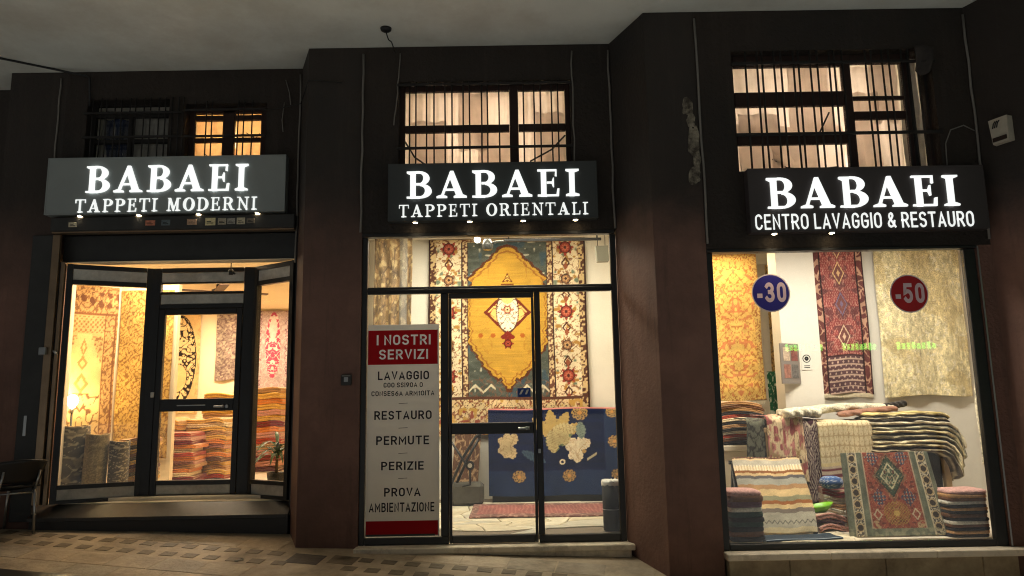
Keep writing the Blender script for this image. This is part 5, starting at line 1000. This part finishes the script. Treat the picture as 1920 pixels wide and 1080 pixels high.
mat_pile(4.01, 6.86, .36, .3, ['black', 'tan', 'black', 'brown', 'white', 'black', 'brown', 'black', 'tan', 'black', 'white', 'brown', 'tan', 'dusty pink'], 'beside the window corner', 'mats piled at the lower right of the right window', .029, 2, None)

# ================================================================== LEFT SHOP: small things
MB().prism([(-5.22, 8.34), (-4.70, 8.875), (-4.70, 8.897), (-5.22, 8.42)], FL, 3.128).build('side_wall', M_WARMW, wL)
def roll(x, y, r, z0, z1, painter, label, seed, turns=3):
    def place(u, v):
        th = 2*PI*u + .6; rr = r*(1 + .02*np.sin(3*th + seed) + .03*(u > .97)); return x + rr*np.cos(th) + .02*(v-.5)*math.sin(seed), y + rr*np.sin(th), z0 + (z1-z0)*v + .008*np.sin(2*th)
    o = rug_mesh('rolled_rug', 90, 60, place, painter, M_RUG, None, .012, label, 'rug', 'rolled rugs standing behind the left panel')
    pts = [(x + r*(.97 - .85*k/60)*math.cos(2*PI*turns*k/60), y + r*(.97 - .85*k/60)*math.sin(2*PI*turns*k/60)) for k in range(61)]
    b = MB()
    for k in range(60):
        (xa, ya), (xb, yb_) = pts[k], pts[k+1]; ca = Vector((x-xa, y-ya)).normalized()*.018; cb = Vector((x-xb, y-yb_)).normalized()*.018
        b.add([(xa, ya, z1-.004), (xb, yb_, z1-.004), (xb+cb.x, yb_+cb.y, z1-.004), (xa+ca.x, ya+ca.y, z1-.004)], [(0, 1, 2, 3)])
    b.lathe((x, y, z1-.05), [(r*.95, 0), (r*.95, .02)], 24); b.build('roll_end', mat('rug_backing', S(186, 150, 104), .95, var=.2, vscale=40), o)
roll(-4.74, 8.14, .155, FL, 1.36, allover((96, 92, 78), (216, 202, 160), 6, .3, 61, 2, second=(150, 138, 108)), 'wide rolled black rug with pale floral pattern standing under the lamp', 1)
roll(-4.465, 8.12, .115, FL, 1.27, allover((140, 126, 90), (176, 158, 112), 18, .5, 63, 3), 'plain olive rolled rug standing between two black ones', 2)
roll(-4.235, 8.16, .10, FL, 1.19, allover((100, 94, 80), (212, 198, 156), 8, .3, 65, 3), 'slim rolled black rug with pale flowers beside the olive one', 3)
roll(-4.98, 8.12, .10, FL, 1.30, allover((84, 80, 68), (180, 166, 128), 8, .3, 67, 3), 'dark rolled rug at the far left edge of the left panel', 4)
lp = empty('floor_lamp', (-4.90, 8.36, FL), 'bare bright bulb on a pole behind the rolled rugs', 'lamp')
MB().lathe((-4.90, 8.36, FL), [(.09, 0), (.09, .015), (.012, .03)], 20).tube([(-4.90, 8.36, FL+.02), (-4.90, 8.36, 1.52)], .011).build('pole', M_BLACK, lp)
MB().lathe((-4.90, 8.36, 1.50), [(.02, 0), (.022, .05)], 14).build('socket', M_STEEL, lp)
MB().lathe((-4.90, 8.36, 1.55), [(.018, 0), (.045, .04), (.06, .085), (.045, .13), (.012, .15)], 18).build('bulb', emit('halogen_bulb', (1, .82, .45, 1), 60), lp)
pl_ = bpy.data.lights.new('lamp_light', 'POINT'); pl_.energy = 14; pl_.color = (1, .72, .34); pl_.shadow_soft_size = .06
po = bpy.data.objects.new('lamp_light', pl_); COL.objects.link(po); po.location = (-4.90, 8.28, 1.78)
# potted plant
pt = empty('potted_plant', (-2.62, 8.42, FL), 'dark green dracaena in a black pot behind the right side panel', 'plant')
MB().lathe((-2.62, 8.42, FL), [(.075, 0), (.095, .12), (.10, .17), (.085, .17), (.08, .14)], 20).build('pot', M_BLACK, pt)
MB().tube([(-2.62, 8.42, FL+.12), (-2.615, 8.42, .95), (-2.605, 8.41, 1.12)], [.02, .015, .01]).build('stem', mat('plant_stem', S(92, 74, 50), .8, var=.3), pt)
M_LEAF = mat('dracaena_leaf', S(56, 84, 44), .45, var=.3, vscale=9)
for k in range(30):
    a = k*2.4; L_ = random.uniform(.26, .44); el_ = random.uniform(.15, 1.2); z0 = .95 + .17*(k/30); b = MB(); n = 7; dirx, diry = math.cos(a), math.sin(a); V = []
    for i in range(n+1):
        t = i/n; rr = L_*t*math.cos(el_*(1-.3*t)); zz = z0 + L_*(t*math.sin(el_) - .75*t*t*(1.2-el_*.5)); w_ = .021*math.sin(PI*min(1, t*.9+.12))**.7
        cx, cy = -2.612 + dirx*rr, 8.415 + diry*rr
        V += [(cx - diry*w_, cy + dirx*w_, zz), (cx, cy, zz - .006), (cx + diry*w_, cy - dirx*w_, zz)]
    b.add(V, [(3*i+q, 3*i+q+1, 3*i+q+4, 3*i+q+3) for i in range(n) for q in range(2)], True); b.build('leaf', M_LEAF, pt)
# ceiling fan
fn = empty('ceiling_fan', (-3.75, 9.4, 3.13), 'dark ceiling fan seen through the transom of the left door', 'fan')
MB().lathe((-3.75, 9.4, 2.96), [(.04, 0), (.075, .02), (.075, .07), (.02, .09), (.02, .165)], 18).build('hub', M_DARK, fn)
for k in range(4):
    a = .5 + k*PI/2; d_ = Vector((math.cos(a), math.sin(a), 0)); q = Vector((-3.75, 9.4, 3.0)); MB().beam(q + d_*.06, q + d_*.62 + Vector((0, 0, .005)), .11, .012).build('blade', mat('fan_blade', S(84, 58, 40), .5), fn)
sp = empty('spot_lamp', (-2.98, 7.80, 3.05), 'small black spot lamp under the soffit above the left door', 'lamp')
MB().lathe((-2.98, 7.80, 2.93), [(.022, 0), (.026, .05), (.012, .06)], 14).tube([(-2.98, 7.80, 2.99), (-2.98, 7.80, 3.12)], .006).build('housing', M_BLACK, sp)
MB().tube([(-2.98, 7.80, 2.96), (-2.93, 7.78, 2.94)], .012).build('bracket', M_BLACK, sp)

# ================================================================== MIDDLE SHOP: small things
def drape(x0, x1, yf, zt, zb, dt, r=.05, rip=.008, seed=0, n=5, flare=0.0):
    h = zt - zb - r; arc = r*PI/2; L_ = h + arc + dt
    def f(u, v):
        s = v*L_; a = np.clip((s-h)/r, 0, PI/2); y = np.where(s < h, yf, np.where(s < h + arc, yf + r - r*np.cos(a), yf + r + (s-h-arc)))
        z = np.where(s < h, zb + s, np.where(s < h + arc, zt - r + r*np.sin(a), zt)); k = np.clip(1 - s/(h+arc), 0, 1)
        return x0 + (x1-x0)*u + flare*(u-.5)*k, y - rip*2*k + rip*np.sin(u*n*PI + seed)*k*1.5, z + .006*np.sin(u*9+seed)
    return f
rk = empty('display_rack', (.6, 9.8, FM), 'dark low rack carrying the blue flowered carpet', 'rack')
MB().bbox(-.24, 1.36, 9.66, 10.0, FM, 1.40, .01).build('body', M_DARK, rk); MB().bbox(-.26, 1.38, 9.64, 9.66, FM, .40, .006).build('kickboard', M_WIRE, rk)
rug_mesh('draped_carpet', 220, 190, drape(-.30, 1.40, 9.60, 1.455, .37, .3, .04, .006, 2, 6), lambda u, v: px_blue(u, np.clip(v*1.38/1.07, 0, 1)), M_RUG, label='blue carpet with cream flowers draped over the rack in the middle shop', cat='carpet')
def flatrug(x0, x1, y0, y1, z, rot=0.0, seed=0):
    cx, cy = (x0+x1)/2, (y0+y1)/2; c_, s_ = math.cos(rot), math.sin(rot)
    def f(u, v):
        a, b = (u-.5)*(x1-x0), (v-.5)*(y1-y0); return cx + a*c_ - b*s_, cy + a*s_ + b*c_, z + .004*np.sin(7*u+seed) + .003*np.sin(9*v+2*seed)
    return f
rug_mesh('runner_rug', 130, 70, flatrug(-.48, 1.30, 8.30, 9.35, FM+.03), runner, M_RUG, label='faded red runner lying on the stone floor of the middle shop')
bi = empty('waste_bin', (.955, 7.44, FM), 'tall black waste bin with white bag inside the middle shopfront', 'bin')
MB().lathe((.955, 7.44, FM+.012), [(.082, 0), (.084, .2), (.085, .455), (.078, .455), (.076, .3)], 28).build('body', mat('matt_black', S(16, 16, 16), .65), bi); MB().lathe((.955, 7.44, FM+.205), [(.086, 0), (.087, .004), (.086, .008)], 28, False).build('band', M_STEEL, bi)
b = MB(); n = 40; V = []
for j, (rr, z) in enumerate(((.088, .43), (.092, .46), (.085, .48), (.05, .485), (.02, .47))):
    for k in range(n): q = 1 + .05*math.sin(7*k*2*PI/n + j) + random.uniform(-.04, .04); V.append((.955 + rr*q*math.cos(2*PI*k/n), 7.44 + rr*q*math.sin(2*PI*k/n), FM + z + random.uniform(-.009, .009)))
b.add(V, [(j*n + k, j*n + (k+1) % n, (j+1)*n + (k+1) % n, (j+1)*n + k) for j in range(4) for k in range(n)], True); b.build('bag', mat('plastic_bag', S(226, 224, 214), .35), bi)
# track light with one lit spot and a hanging speaker
tr = empty('track_light', (.3, 8.2, 3.36), 'dark ceiling track with a lit round spot in the middle shop', 'lamp')
MB().bbox(-.05, 1.05, 8.19, 8.215, 3.33, 3.36, .003).tube([(.0, 8.2, 3.36), (.0, 8.2, 3.79)], .006).tube([(1.0, 8.2, 3.36), (1.0, 8.2, 3.79)], .006).build('track', M_DARK, tr)
MB().tube([(-.05, 8.2, 3.34), (-.16, 8.2, 3.33), (-.22, 8.2, 3.3)], .012).lathe((-.24, 8.2, 3.24), [(.05, 0), (.065, .05), (.04, .12)], 16).build('spot_housing', mat('smoky_lamp_glass', S(90, 90, 84), .2), tr)
MB().lathe((-.355, 8.2, 3.325), [(.012, 0), (.03, .012), (.038, .035), (.03, .058), (.012, .07)], 16).build('bulb', emit('spot_bulb', (1, .95, .8, 1), 14), tr)
MB().tube([(-.355, 8.2, 3.39), (-.355, 8.2, 3.79)], .005).build('cord', M_DARK, tr)
spk = empty('hanging_box', (1.12, 8.8, 3.18), 'small grey box hanging on cords at the upper right of the middle shop', 'speaker')
MB().slab([(1.05, 3.38), (1.20, 3.385), (1.205, 3.20), (1.065, 3.195)], 8.74, 8.86).build('housing', mat('grey_box', S(128, 126, 112), .6), spk)
for x in (1.08, 1.17): MB().tube([(x, 8.8, 3.38), (x+.005, 8.8, 3.79)], .004).build('cord', M_WIRE, spk)
# folding trolley beside the rack
ty = empty('hand_trolley', (-.55, 9.3, FM), 'black folding trolley with white hubbed wheel beside the blue carpet', 'trolley')
MB().tube([(-.78, 9.3, .5), (-.62, 9.32, .85), (-.45, 9.34, 1.12), (-.30, 9.36, 1.22)], .018).tube([(-.72, 9.45, .5), (-.56, 9.47, .85), (-.40, 9.48, 1.12)], .018).tube([(-.45, 9.34, 1.12), (-.40, 9.48, 1.12)], .014).build('frame', M_BLACK, ty)
MB().tube([(-.80, 9.28, 1.15), (-.52, 9.29, .72), (-.52, 9.29, .55), (-.62, 9.29, .53)], .014).build('arm', M_BLACK, ty)
for x, y, z in ((-.52, 9.27, .78), (-.74, 9.38, .42)):
    q = MB().tube([(x, y, z), (x, y+.03, z)], .055, 20).build('wheel', M_WIRE, ty); MB().tube([(x, y-.004, z), (x, y, z)], .028, 14).build('hub', M_ALARM, q)
MB().bbox(-.86, -.36, 9.34, 9.62, FM+.01, .56, .04).build('bag', mat('grey_bag', S(86, 84, 76), .8, var=.2, vscale=8), ty)
def lean(x0, x1, y0, y1, z0, z1, dx=0.0, rip=.005, seed=0):
    def f(u, v): return x0 + (x1-x0)*u + dx*v, y0 + (y1-y0)*v - rip*np.sin(u*6+seed), z0 + (z1-z0)*v
    return f
rug_mesh('leaning_rug', 40, 60, lean(-.80, -.46, 9.68, 9.95, FM+.01, 1.24, .06), allover((96, 66, 48), (190, 160, 120), 6, .35, 71, 2), M_RUG, label='dark brown patterned rug leaning behind the black trolley')

# ================================================================== RIGHT SHOP: display
tb = empty('display_table', (3.5, 7.9, FR), 'long low table hidden under the draped rugs in the right window', 'table')
MB().bbox(2.56, 4.42, 7.62, 8.2, 1.18, 1.23, .008).build('top', mat('pale_wood', S(186, 160, 120), .6, var=.2), tb)
for x, y in ((2.6, 7.66), (4.38, 7.66), (2.6, 8.16), (4.38, 8.16)): MB().bbox(x-.03, x+.03, y-.03, y+.03, FR, 1.179, .004).build('leg', mat('pale_wood', S(186, 160, 120), .6), tb)
MB().bbox(2.62, 4.36, 7.70, 8.12, FR, 1.17, .01).build('storage_box', M_DARK, tb)
rug_mesh('draped_rug', 40, 70, drape(2.40, 2.60, 7.66, 1.32, .86, .4, .07, .012, 1, 2, .05), allover((96, 96, 80), (44, 40, 36), 5, .6, 81, 3), M_RUG, label='dark green grey rug folded over the left end of the table')
rug_mesh('draped_rug', 70, 90, drape(2.58, 2.95, 7.60, 1.35, .70, .45, .07, .012, 2, 3), pinkfloral, M_RUG, label='cream rug with pink and maroon flowers draped over the table')
rug_mesh('draped_rug', 40, 90, drape(2.94, 3.09, 7.585, 1.31, .50, .4, .05, .008, 3, 2), darkpurple, M_RUG, label='narrow dark purple and white rug draped beside the pink flowered one')
rug_mesh('draped_rug', 100, 110, drape(3.075, 3.62, 7.56, 1.29, .55, .45, .06, .008, 4, 3), lattice, M_RUG, label='cream lattice rug with orange top band draped in the table middle')
def sausage(P, ry, rz_, seed=0, bump=.06):
    """closed soft bar along a path of points, section ry by rz"""
    P = np.array(P, float); cum = np.r_[0, np.cumsum(np.linalg.norm(np.diff(P, axis=0), axis=1))]; cum /= cum[-1]
    def f(u, v):
        x = np.interp(u, cum, P[:, 0]); y = np.interp(u, cum, P[:, 1]); z = np.interp(u, cum, P[:, 2])
        e = .01; tx = np.interp(np.clip(u+e, 0, 1), cum, P[:, 0]) - np.interp(np.clip(u-e, 0, 1), cum, P[:, 0]); tz = np.interp(np.clip(u+e, 0, 1), cum, P[:, 2]) - np.interp(np.clip(u-e, 0, 1), cum, P[:, 2]); l = np.hypot(tx, tz) + 1e-9
        th = 2*PI*v; cap = np.clip(np.minimum(u, 1-u)/.05, 0, 1)**.5*.85 + .15; k = cap*(1 + bump*np.sin(9*u*PI + 3*np.sin(th) + seed))
        a = ry*np.sign(np.cos(th))*abs(np.cos(th))**.7*k; b = rz_*np.sign(np.sin(th))*abs(np.sin(th))**.7*k
        return x - tz/l*b, y + a, z + tx/l*b
    return f
OL = 'olive striped blankets folded over the right end'
BL = [('dark brown', (84, 70, 52)), ('olive', (150, 136, 92)), ('cream', (226, 212, 170)), ('dark olive', (96, 88, 58)), ('straw', (206, 188, 132)), ('grey green', (136, 134, 108)), ('pale', (222, 210, 176)), ('black edged', (60, 54, 44)), ('golden', (200, 178, 104))]
for k, (cn, cc) in enumerate(BL):
    zc = .985 + k*.045; xo = 4.36 + .016*k - (.05 if k > 6 else 0); wv = .012*math.sin(k*2.1)
    pth = [(3.57 + .01*(k % 3), 7.72, zc), (3.85, 7.72, zc + wv), (4.12, 7.72, zc + .006), (xo - .08, 7.72, zc - .01), (xo, 7.72, zc - .06), (xo + .05, 7.72, zc - .16), (xo + .075, 7.72, zc - .30 - .05*(k % 2))]
    if k > 6: pth = pth[:5]
    def pnt(u, v, cc=cc, k=k):
        C = flat(u, cc); put(C, (236, 224, 184), (np.sin(v*38 + 4*vn(u*11, v*4, k)) > .72)*.75); put(C, (56, 46, 34), (np.sin(v*38 + 2.4 + 4*vn(u*11, v*4, k)) > .86)*.8); return wear(C, u*30, v*6, k, .22, 1)
    rug_mesh('folded_blanket', 80, 28, sausage(pth, .25 - .008*k, .0235, k, .05), pnt, M_RUG, label='%s striped blanket, %s of the pile over the right table end' % (cn, 'topmost' if k == len(BL)-1 else ORD[k]), cat='blanket', group=OL)
rug_mesh('sheepskin', 70, 30, sausage([(2.75, 7.70, 1.36), (3.0, 7.72, 1.385), (3.16, 7.74, 1.36)], .16, .05, 4), white_fur, M_SHAG, label='fluffy white sheepskin lying over the pink flowered rug', cat='sheepskin')
rug_mesh('sheepskin', 90, 30, sausage([(3.10, 7.98, 1.39), (3.6, 7.98, 1.42), (4.05, 7.98, 1.40)], .14, .045, 5), white_fur, M_SHAG, label='long white sheepskin roll on top of the table pile', cat='sheepskin')
rug_mesh('rolled_pelt', 40, 24, sausage([(3.92, 7.9, 1.42), (4.05, 7.9, 1.43), (4.16, 7.9, 1.45)], .05, .034, 6), lambda u, v: flat(u, (40, 36, 34)), M_SHAG, label='small rolled black pelt at the end of the white sheepskin', cat='pelt')
rug_mesh('folded_rug', 60, 30, sausage([(3.40, 7.80, 1.345), (3.7, 7.80, 1.375), (4.0, 7.80, 1.40)], .1, .03, 7), lambda u, v: wear(flat(u, (150, 108, 88)), u*6, v*6, 3), M_RUG, label='thin brown rug between the blankets and the white sheepskin')
# kilim over a slanted stand
ks = empty('slanted_stand', (2.5, 7.3, FR), 'dark slanted stand carrying the striped kilim', 'stand')
MB().beam((2.19, 7.53, .90), (2.09, 7.02, FR+.01), .04, .04).beam((2.83, 7.53, .90), (2.76, 7.02, FR+.01), .04, .04).beam((2.19, 7.53, .90), (2.19, 7.66, FR+.01), .03, .03).beam((2.83, 7.53, .90), (2.83, 7.66, FR+.01), .03, .03).beam((2.15, 7.53, .90), (2.87, 7.53, .90), .035, .035).build('frame', M_BLACK, ks)
def kil(u, v): return 2.08 + .66*u + .10*v + .01*np.sin(5*v), 6.93 + .56*v**1.15 - .006*np.sin(u*7), FR + .03 + .63*v + .005*np.sin(u*8)
rug_mesh('striped_kilim', 110, 130, kil, kilim, M_RUG, label='striped tan and grey kilim sloping down over a stand', cat='kilim')
rug_mesh('floor_mat', 70, 40, flatrug(2.16, 2.86, 6.66, 6.90, FR+.02, .12), lambda u, v: wear(flat(u, (34, 52, 66)), u*6, v*6, 2) + .55*((abs(v-.06) < .03)[..., None]), M_RUG, label='dark navy mat lying in front of the striped kilim', cat='mat')
rug_mesh('small_rug', 150, 130, lambda u, v: (2.975 + .055*v + u*(.895 - .095*v), 6.80 + .18*v - .004*np.sin(u*6), FR + .01 + .71*v + .004*np.sin(u*9)*v), front_rug, M_RUG, label='small rust and green diamond rug standing upright behind the glass')
MB().bbox(3.15, 3.75, 7.0, 7.25, FR, .9, .01).build('cardboard_box', mat('cardboard', S(150, 116, 78), .8, var=.1), None, 'cardboard box propping the upright diamond rug from behind', 'box')
rug_mesh('floor_rug', 90, 50, flatrug(2.30, 3.0, 6.62, 7.6, FR+.008, .02), allover((226, 214, 184), (176, 164, 140), 4, .25, 95, 1.4), M_RUG, label='pale patterned rug lying on the right shop floor', cat='rug')
stack(2.92, 7.28, FR+.012, .34, .36, .05, ['pink', 'purple', 'pink'], 'beneath the lime green scoop', 'folded rugs on the right shop floor', .2, 11, .015)
stack(3.12, 7.40, FR, .26, .22, .06, ['white', 'maroon', 'white', 'tan', 'white', 'maroon'], 'beneath the blue cushion', 'folded rugs on the right shop floor', -.2, 12, .01)
def cush(u, v):
    th, ph = 2*PI*u, PI*(v-.5); c_ = np.sign(np.cos(ph))*abs(np.cos(ph))**.6; return 3.08 + .10*c_*np.sign(np.cos(th))*abs(np.cos(th))**.6, 7.36 + .09*c_*np.sign(np.sin(th))*abs(np.sin(th))**.6, .71 + .06*np.sin(ph)
rug_mesh('cushion', 40, 20, cush, lambda u, v: (lambda C: (put(C, (196, 206, 216), (np.sin(u*90)*np.sin(v*50) > .55).astype(float)), C)[1])(flat(u, (62, 96, 150))), M_RUG, label='small blue dotted cushion on a folded pile near the diamond rug', cat='cushion')
sc = empty('plastic_scoop', (2.92, 7.2, .46), 'lime green plastic scoop lying in front of the lattice rug', 'scoop')
M_LIME = mat('lime_plastic', S(132, 196, 44), .35)
b = MB(); V = []; n = 18
for rr, z in ((.05, 0), (.085, .03), (.11, .075), (.10, .072), (.078, .035), (.045, .01)):
    for k in range(n): a = 2*PI*k/n; V.append((2.90 + rr*math.cos(a)*(1.15 if math.cos(a) < 0 else .95), 7.19 + rr*.8*math.sin(a), .455 + z + .02*math.cos(a)))
b.add(V, [(j*n + k, j*n + (k+1) % n, (j+1)*n + (k+1) % n, (j+1)*n + k) for j in range(5) for k in range(n)], True); b.add(V[:n], [tuple(range(n))[::-1]]); b.add(V[-n:], [tuple(range(n))]); b.build('tray', M_LIME, sc)
MB().beam((2.98, 7.17, .49), (3.06, 7.10, .47), .035, .014).build('handle', M_ALARM, sc)
# framed picture and notice on the pilaster
pf = empty('framed_picture', (3.06, 8.2, 1.68), 'dark framed collage hanging on the edge of the white pilaster', 'picture')
MB().prism([(2.955, 8.10), (3.21, 8.245), (3.20, 8.256), (2.945, 8.112)], 1.68, 2.12).build('frame', mat('grey_picture_frame', S(120, 112, 106), .5), pf)
for k in range(4):
    a, z = (.12, 1.74) if k == 0 else (.55, 1.74) if k == 1 else (.12, 1.93) if k == 2 else (.55, 1.93)
    p0, p1 = Vector((2.955, 8.10)), Vector((3.21, 8.245)); nn = Vector((.494, -.869)); s_, e_ = p0.lerp(p1, a) + nn*.003, p0.lerp(p1, a+.35) + nn*.003
    MB().prism([(s_.x, s_.y), (e_.x, e_.y), (e_.x - nn.x*.002, e_.y - nn.y*.002), (s_.x - nn.x*.002, s_.y - nn.y*.002)], z, z+.15).build('photo', mat('photo_print_%d' % k, S(*((140, 96, 84), (96, 92, 90), (170, 150, 130), (120, 70, 66))[k]), .4, var=.5, vscale=25), pf)
nt = empty('notice', (3.29, 8.258, 1.83), 'small white notice with a black ring symbol on the pilaster', 'notice')
MB().bbox(3.235, 3.35, 8.252, 8.258, 1.83, 2.03, .001).build('sheet', mat('notice_paper', S(206, 204, 194), .7), nt)
for R_, r_2, nm in ((.045, .036, 'ring'), (.024, .0, 'symbol')):
    b = MB(); n = 28; V = [(3.292 + q*math.cos(2*PI*k/n), y_, 1.955 + q*math.sin(2*PI*k/n)) for y_ in (8.2515, 8.2505) for q in (R_, max(r_2, .002)) for k in range(n)]
    b.add(V, [(2*n + k, 2*n + (k+1) % n, 3*n + (k+1) % n, 3*n + k) for k in range(n)]); b.build(nm, M_WIRE, nt)
for z in (1.872, 1.852): MB().box(3.26, 3.325, 8.2505, 8.2515, z, z+.008).build('printed_line', M_WIRE, nt)
bx = empty('green_banner', (3.12, 8.9, FR), 'narrow green and white patterned cloth hanging beside the pilaster', 'cloth')
def gcloth(u, v):
    C = flat(u, (30, 96, 62)); put(C, (206, 214, 190), scroll(u, v*3, 3, 5, .25)); return C
rug_mesh('sheet', 20, 60, hang(3.10, 3.22, 1.0, 1.85, 9.0, .01, 3, 3), gcloth, M_RUG, bx).location = (-3.12, -8.9, -FR)

# ================================================================== THE CHAIR BY THE LEFT WALL
gz = ground_z(-4.75, 7.25)
ch = empty('chair', (-4.88, 7.32, gz), 'dark chair with grey tube legs cut by the left edge of the picture', 'chair')
L0, R0 = Vector((-4.83, 7.16, 0)), Vector((-4.62, 7.37, 0)); back = Vector((-.27, .11, 0)); zs = gz + .45
for p, fr in ((L0, 0), (R0, 0), (L0 + back*1.25, 1), (R0 + back*1.25, 1)):
    g = ground_z(p.x, p.y); s_ = -back.normalized()*(.03 if not fr else -.03)
    MB().tube([Vector((p.x, p.y, g)) + s_, Vector((p.x, p.y, g+.25)) + s_*.6, Vector((p.x, p.y, zs-.06)) + s_*.3, Vector((p.x, p.y, zs+.0)) - s_*.8], .0135, 10).build('leg', M_STEEL, ch)
wdir = (R0 - L0)
V = []
for i in range(9):
    for j in range(9):
        u, v = i/8, j/8; p = L0 + wdir*(1.25*u - .125) + back*(1.3*v - .05); V.append((p.x, p.y, zs + .012 - .035*math.sin(PI*u)*math.sin(PI*v) + .05*max(0, .2-v)))
o = MB().add(V, [(j+9*i, j+1+9*i, j+10+9*i, j+9+9*i) for i in range(8) for j in range(8)], True).build('seat', M_BLACK, ch); o.modifiers.new('thickness', 'SOLIDIFY').thickness = .014
V = []
for i in range(13):
    for j in range(9):
        u, v = i/12, j/8; p = L0 + wdir*(1.35*u - .175) - back.normalized()*(.02 + .10*v - .07*(2*u-1)**2); V.append((p.x, p.y, zs + .05 + .22*v - .02*(2*u-1)**2*v))
o = MB().add(V, [(j+9*i, j+1+9*i, j+10+9*i, j+9+9*i) for i in range(12) for j in range(8)], True).build('backrest', M_BLACK, ch); o.modifiers.new('thickness', 'SOLIDIFY').thickness = .014
for p in (L0, R0): MB().tube([Vector((p.x, p.y, zs-.02)), Vector((p.x, p.y, zs+.06)) - back.normalized()*.03, Vector((p.x, p.y, zs+.16)) - back.normalized()*.055], .011, 8).build('back_post', M_STEEL, ch)
MB().tube([Vector((L0.x, L0.y, zs-.05)), Vector((R0.x, R0.y, zs-.05))], .009, 8).build('crossbar', M_STEEL, ch)

MB().tube([(-2.42, 6.71, ground_z(-2.42, 6.71)+.006), (-2.36, 6.745, ground_z(-2.36, 6.745)+.006)], .005, 8).build('cigarette_end', M_PAPER, None, 'white cigarette end lying on the pavement before the first pillar', 'litter')

# ================================================================== ACROSS THE STREET: the green lit sign mirrored in the right window
gs = empty('roadside_sign', (10.0, -8.0, ground_z(10, -8)), 'green lit sign across the street, mirrored in the right window', 'sign')
gzz = ground_z(10, -8)
for x in (8.0, 12.0): MB().bbox(x-.04, x+.04, -8.12, -8.04, gzz, 3.2, .004).build('post', M_DARK, gs)
MB().bbox(7.6, 12.4, -8.04, -8.01, 2.8, 3.16, .006).build('panel', M_BLACK, gs)
M_LED = emit('green_led', (.16, 1.0, .06, 1), 9.0)
for x0_, x1_, n_ in ((7.84, 8.93, 9), (9.47, 10.46, 8), (11.02, 12.18, 8)):
    for k in range(n_):
        a = x0_ + (x1_-x0_)*k/n_; w_ = (x1_-x0_)/n_*.72
        MB().bbox(a, a + w_, -8.009, -8.0, 2.88 + .012*(k % 2), 3.09 - .02*((k*2) % 3), .003).build('led_tile', M_LED, gs)

def fringe(owner, x0, x1, y, z, n, L_, m):
    b = MB()
    for k in range(n):
        x = x0 + (x1-x0)*(k+.5)/n; w_ = (x1-x0)/n*.38; q = random.uniform(-.004, .004); l = L_*random.uniform(.8, 1.1)
        b.add([(x-w_, y, z), (x+w_, y, z), (x+w_*.6+q, y-.006, z-l), (x-w_*.6+q, y-.006, z-l), (x, y+.006, z), (x+q, y, z-l)], [(0, 1, 2, 3), (1, 4, 5, 2), (4, 0, 3, 5)])
    o = b.build('fringe', m, owner); o['kind'] = 'stuff'
M_FR = mat('cotton_fringe', S(214, 200, 170), .95, var=.2, vscale=30)
for o in list(COL.objects):
    lb = o.get('label', '')
    if lb.startswith('red runner with diamond'): fringe(o, 3.48, 4.03, 8.315, 1.565, 46, .045, M_FR)
    if lb.startswith('grey rug with pink medallion'): fringe(o, -4.12, -3.62, 12.06, 1.80, 36, .05, M_FR)
    if lb.startswith('yellow scroll rug'): fringe(o, 2.45, 3.02, 8.89, 1.505, 44, .04, M_FR)
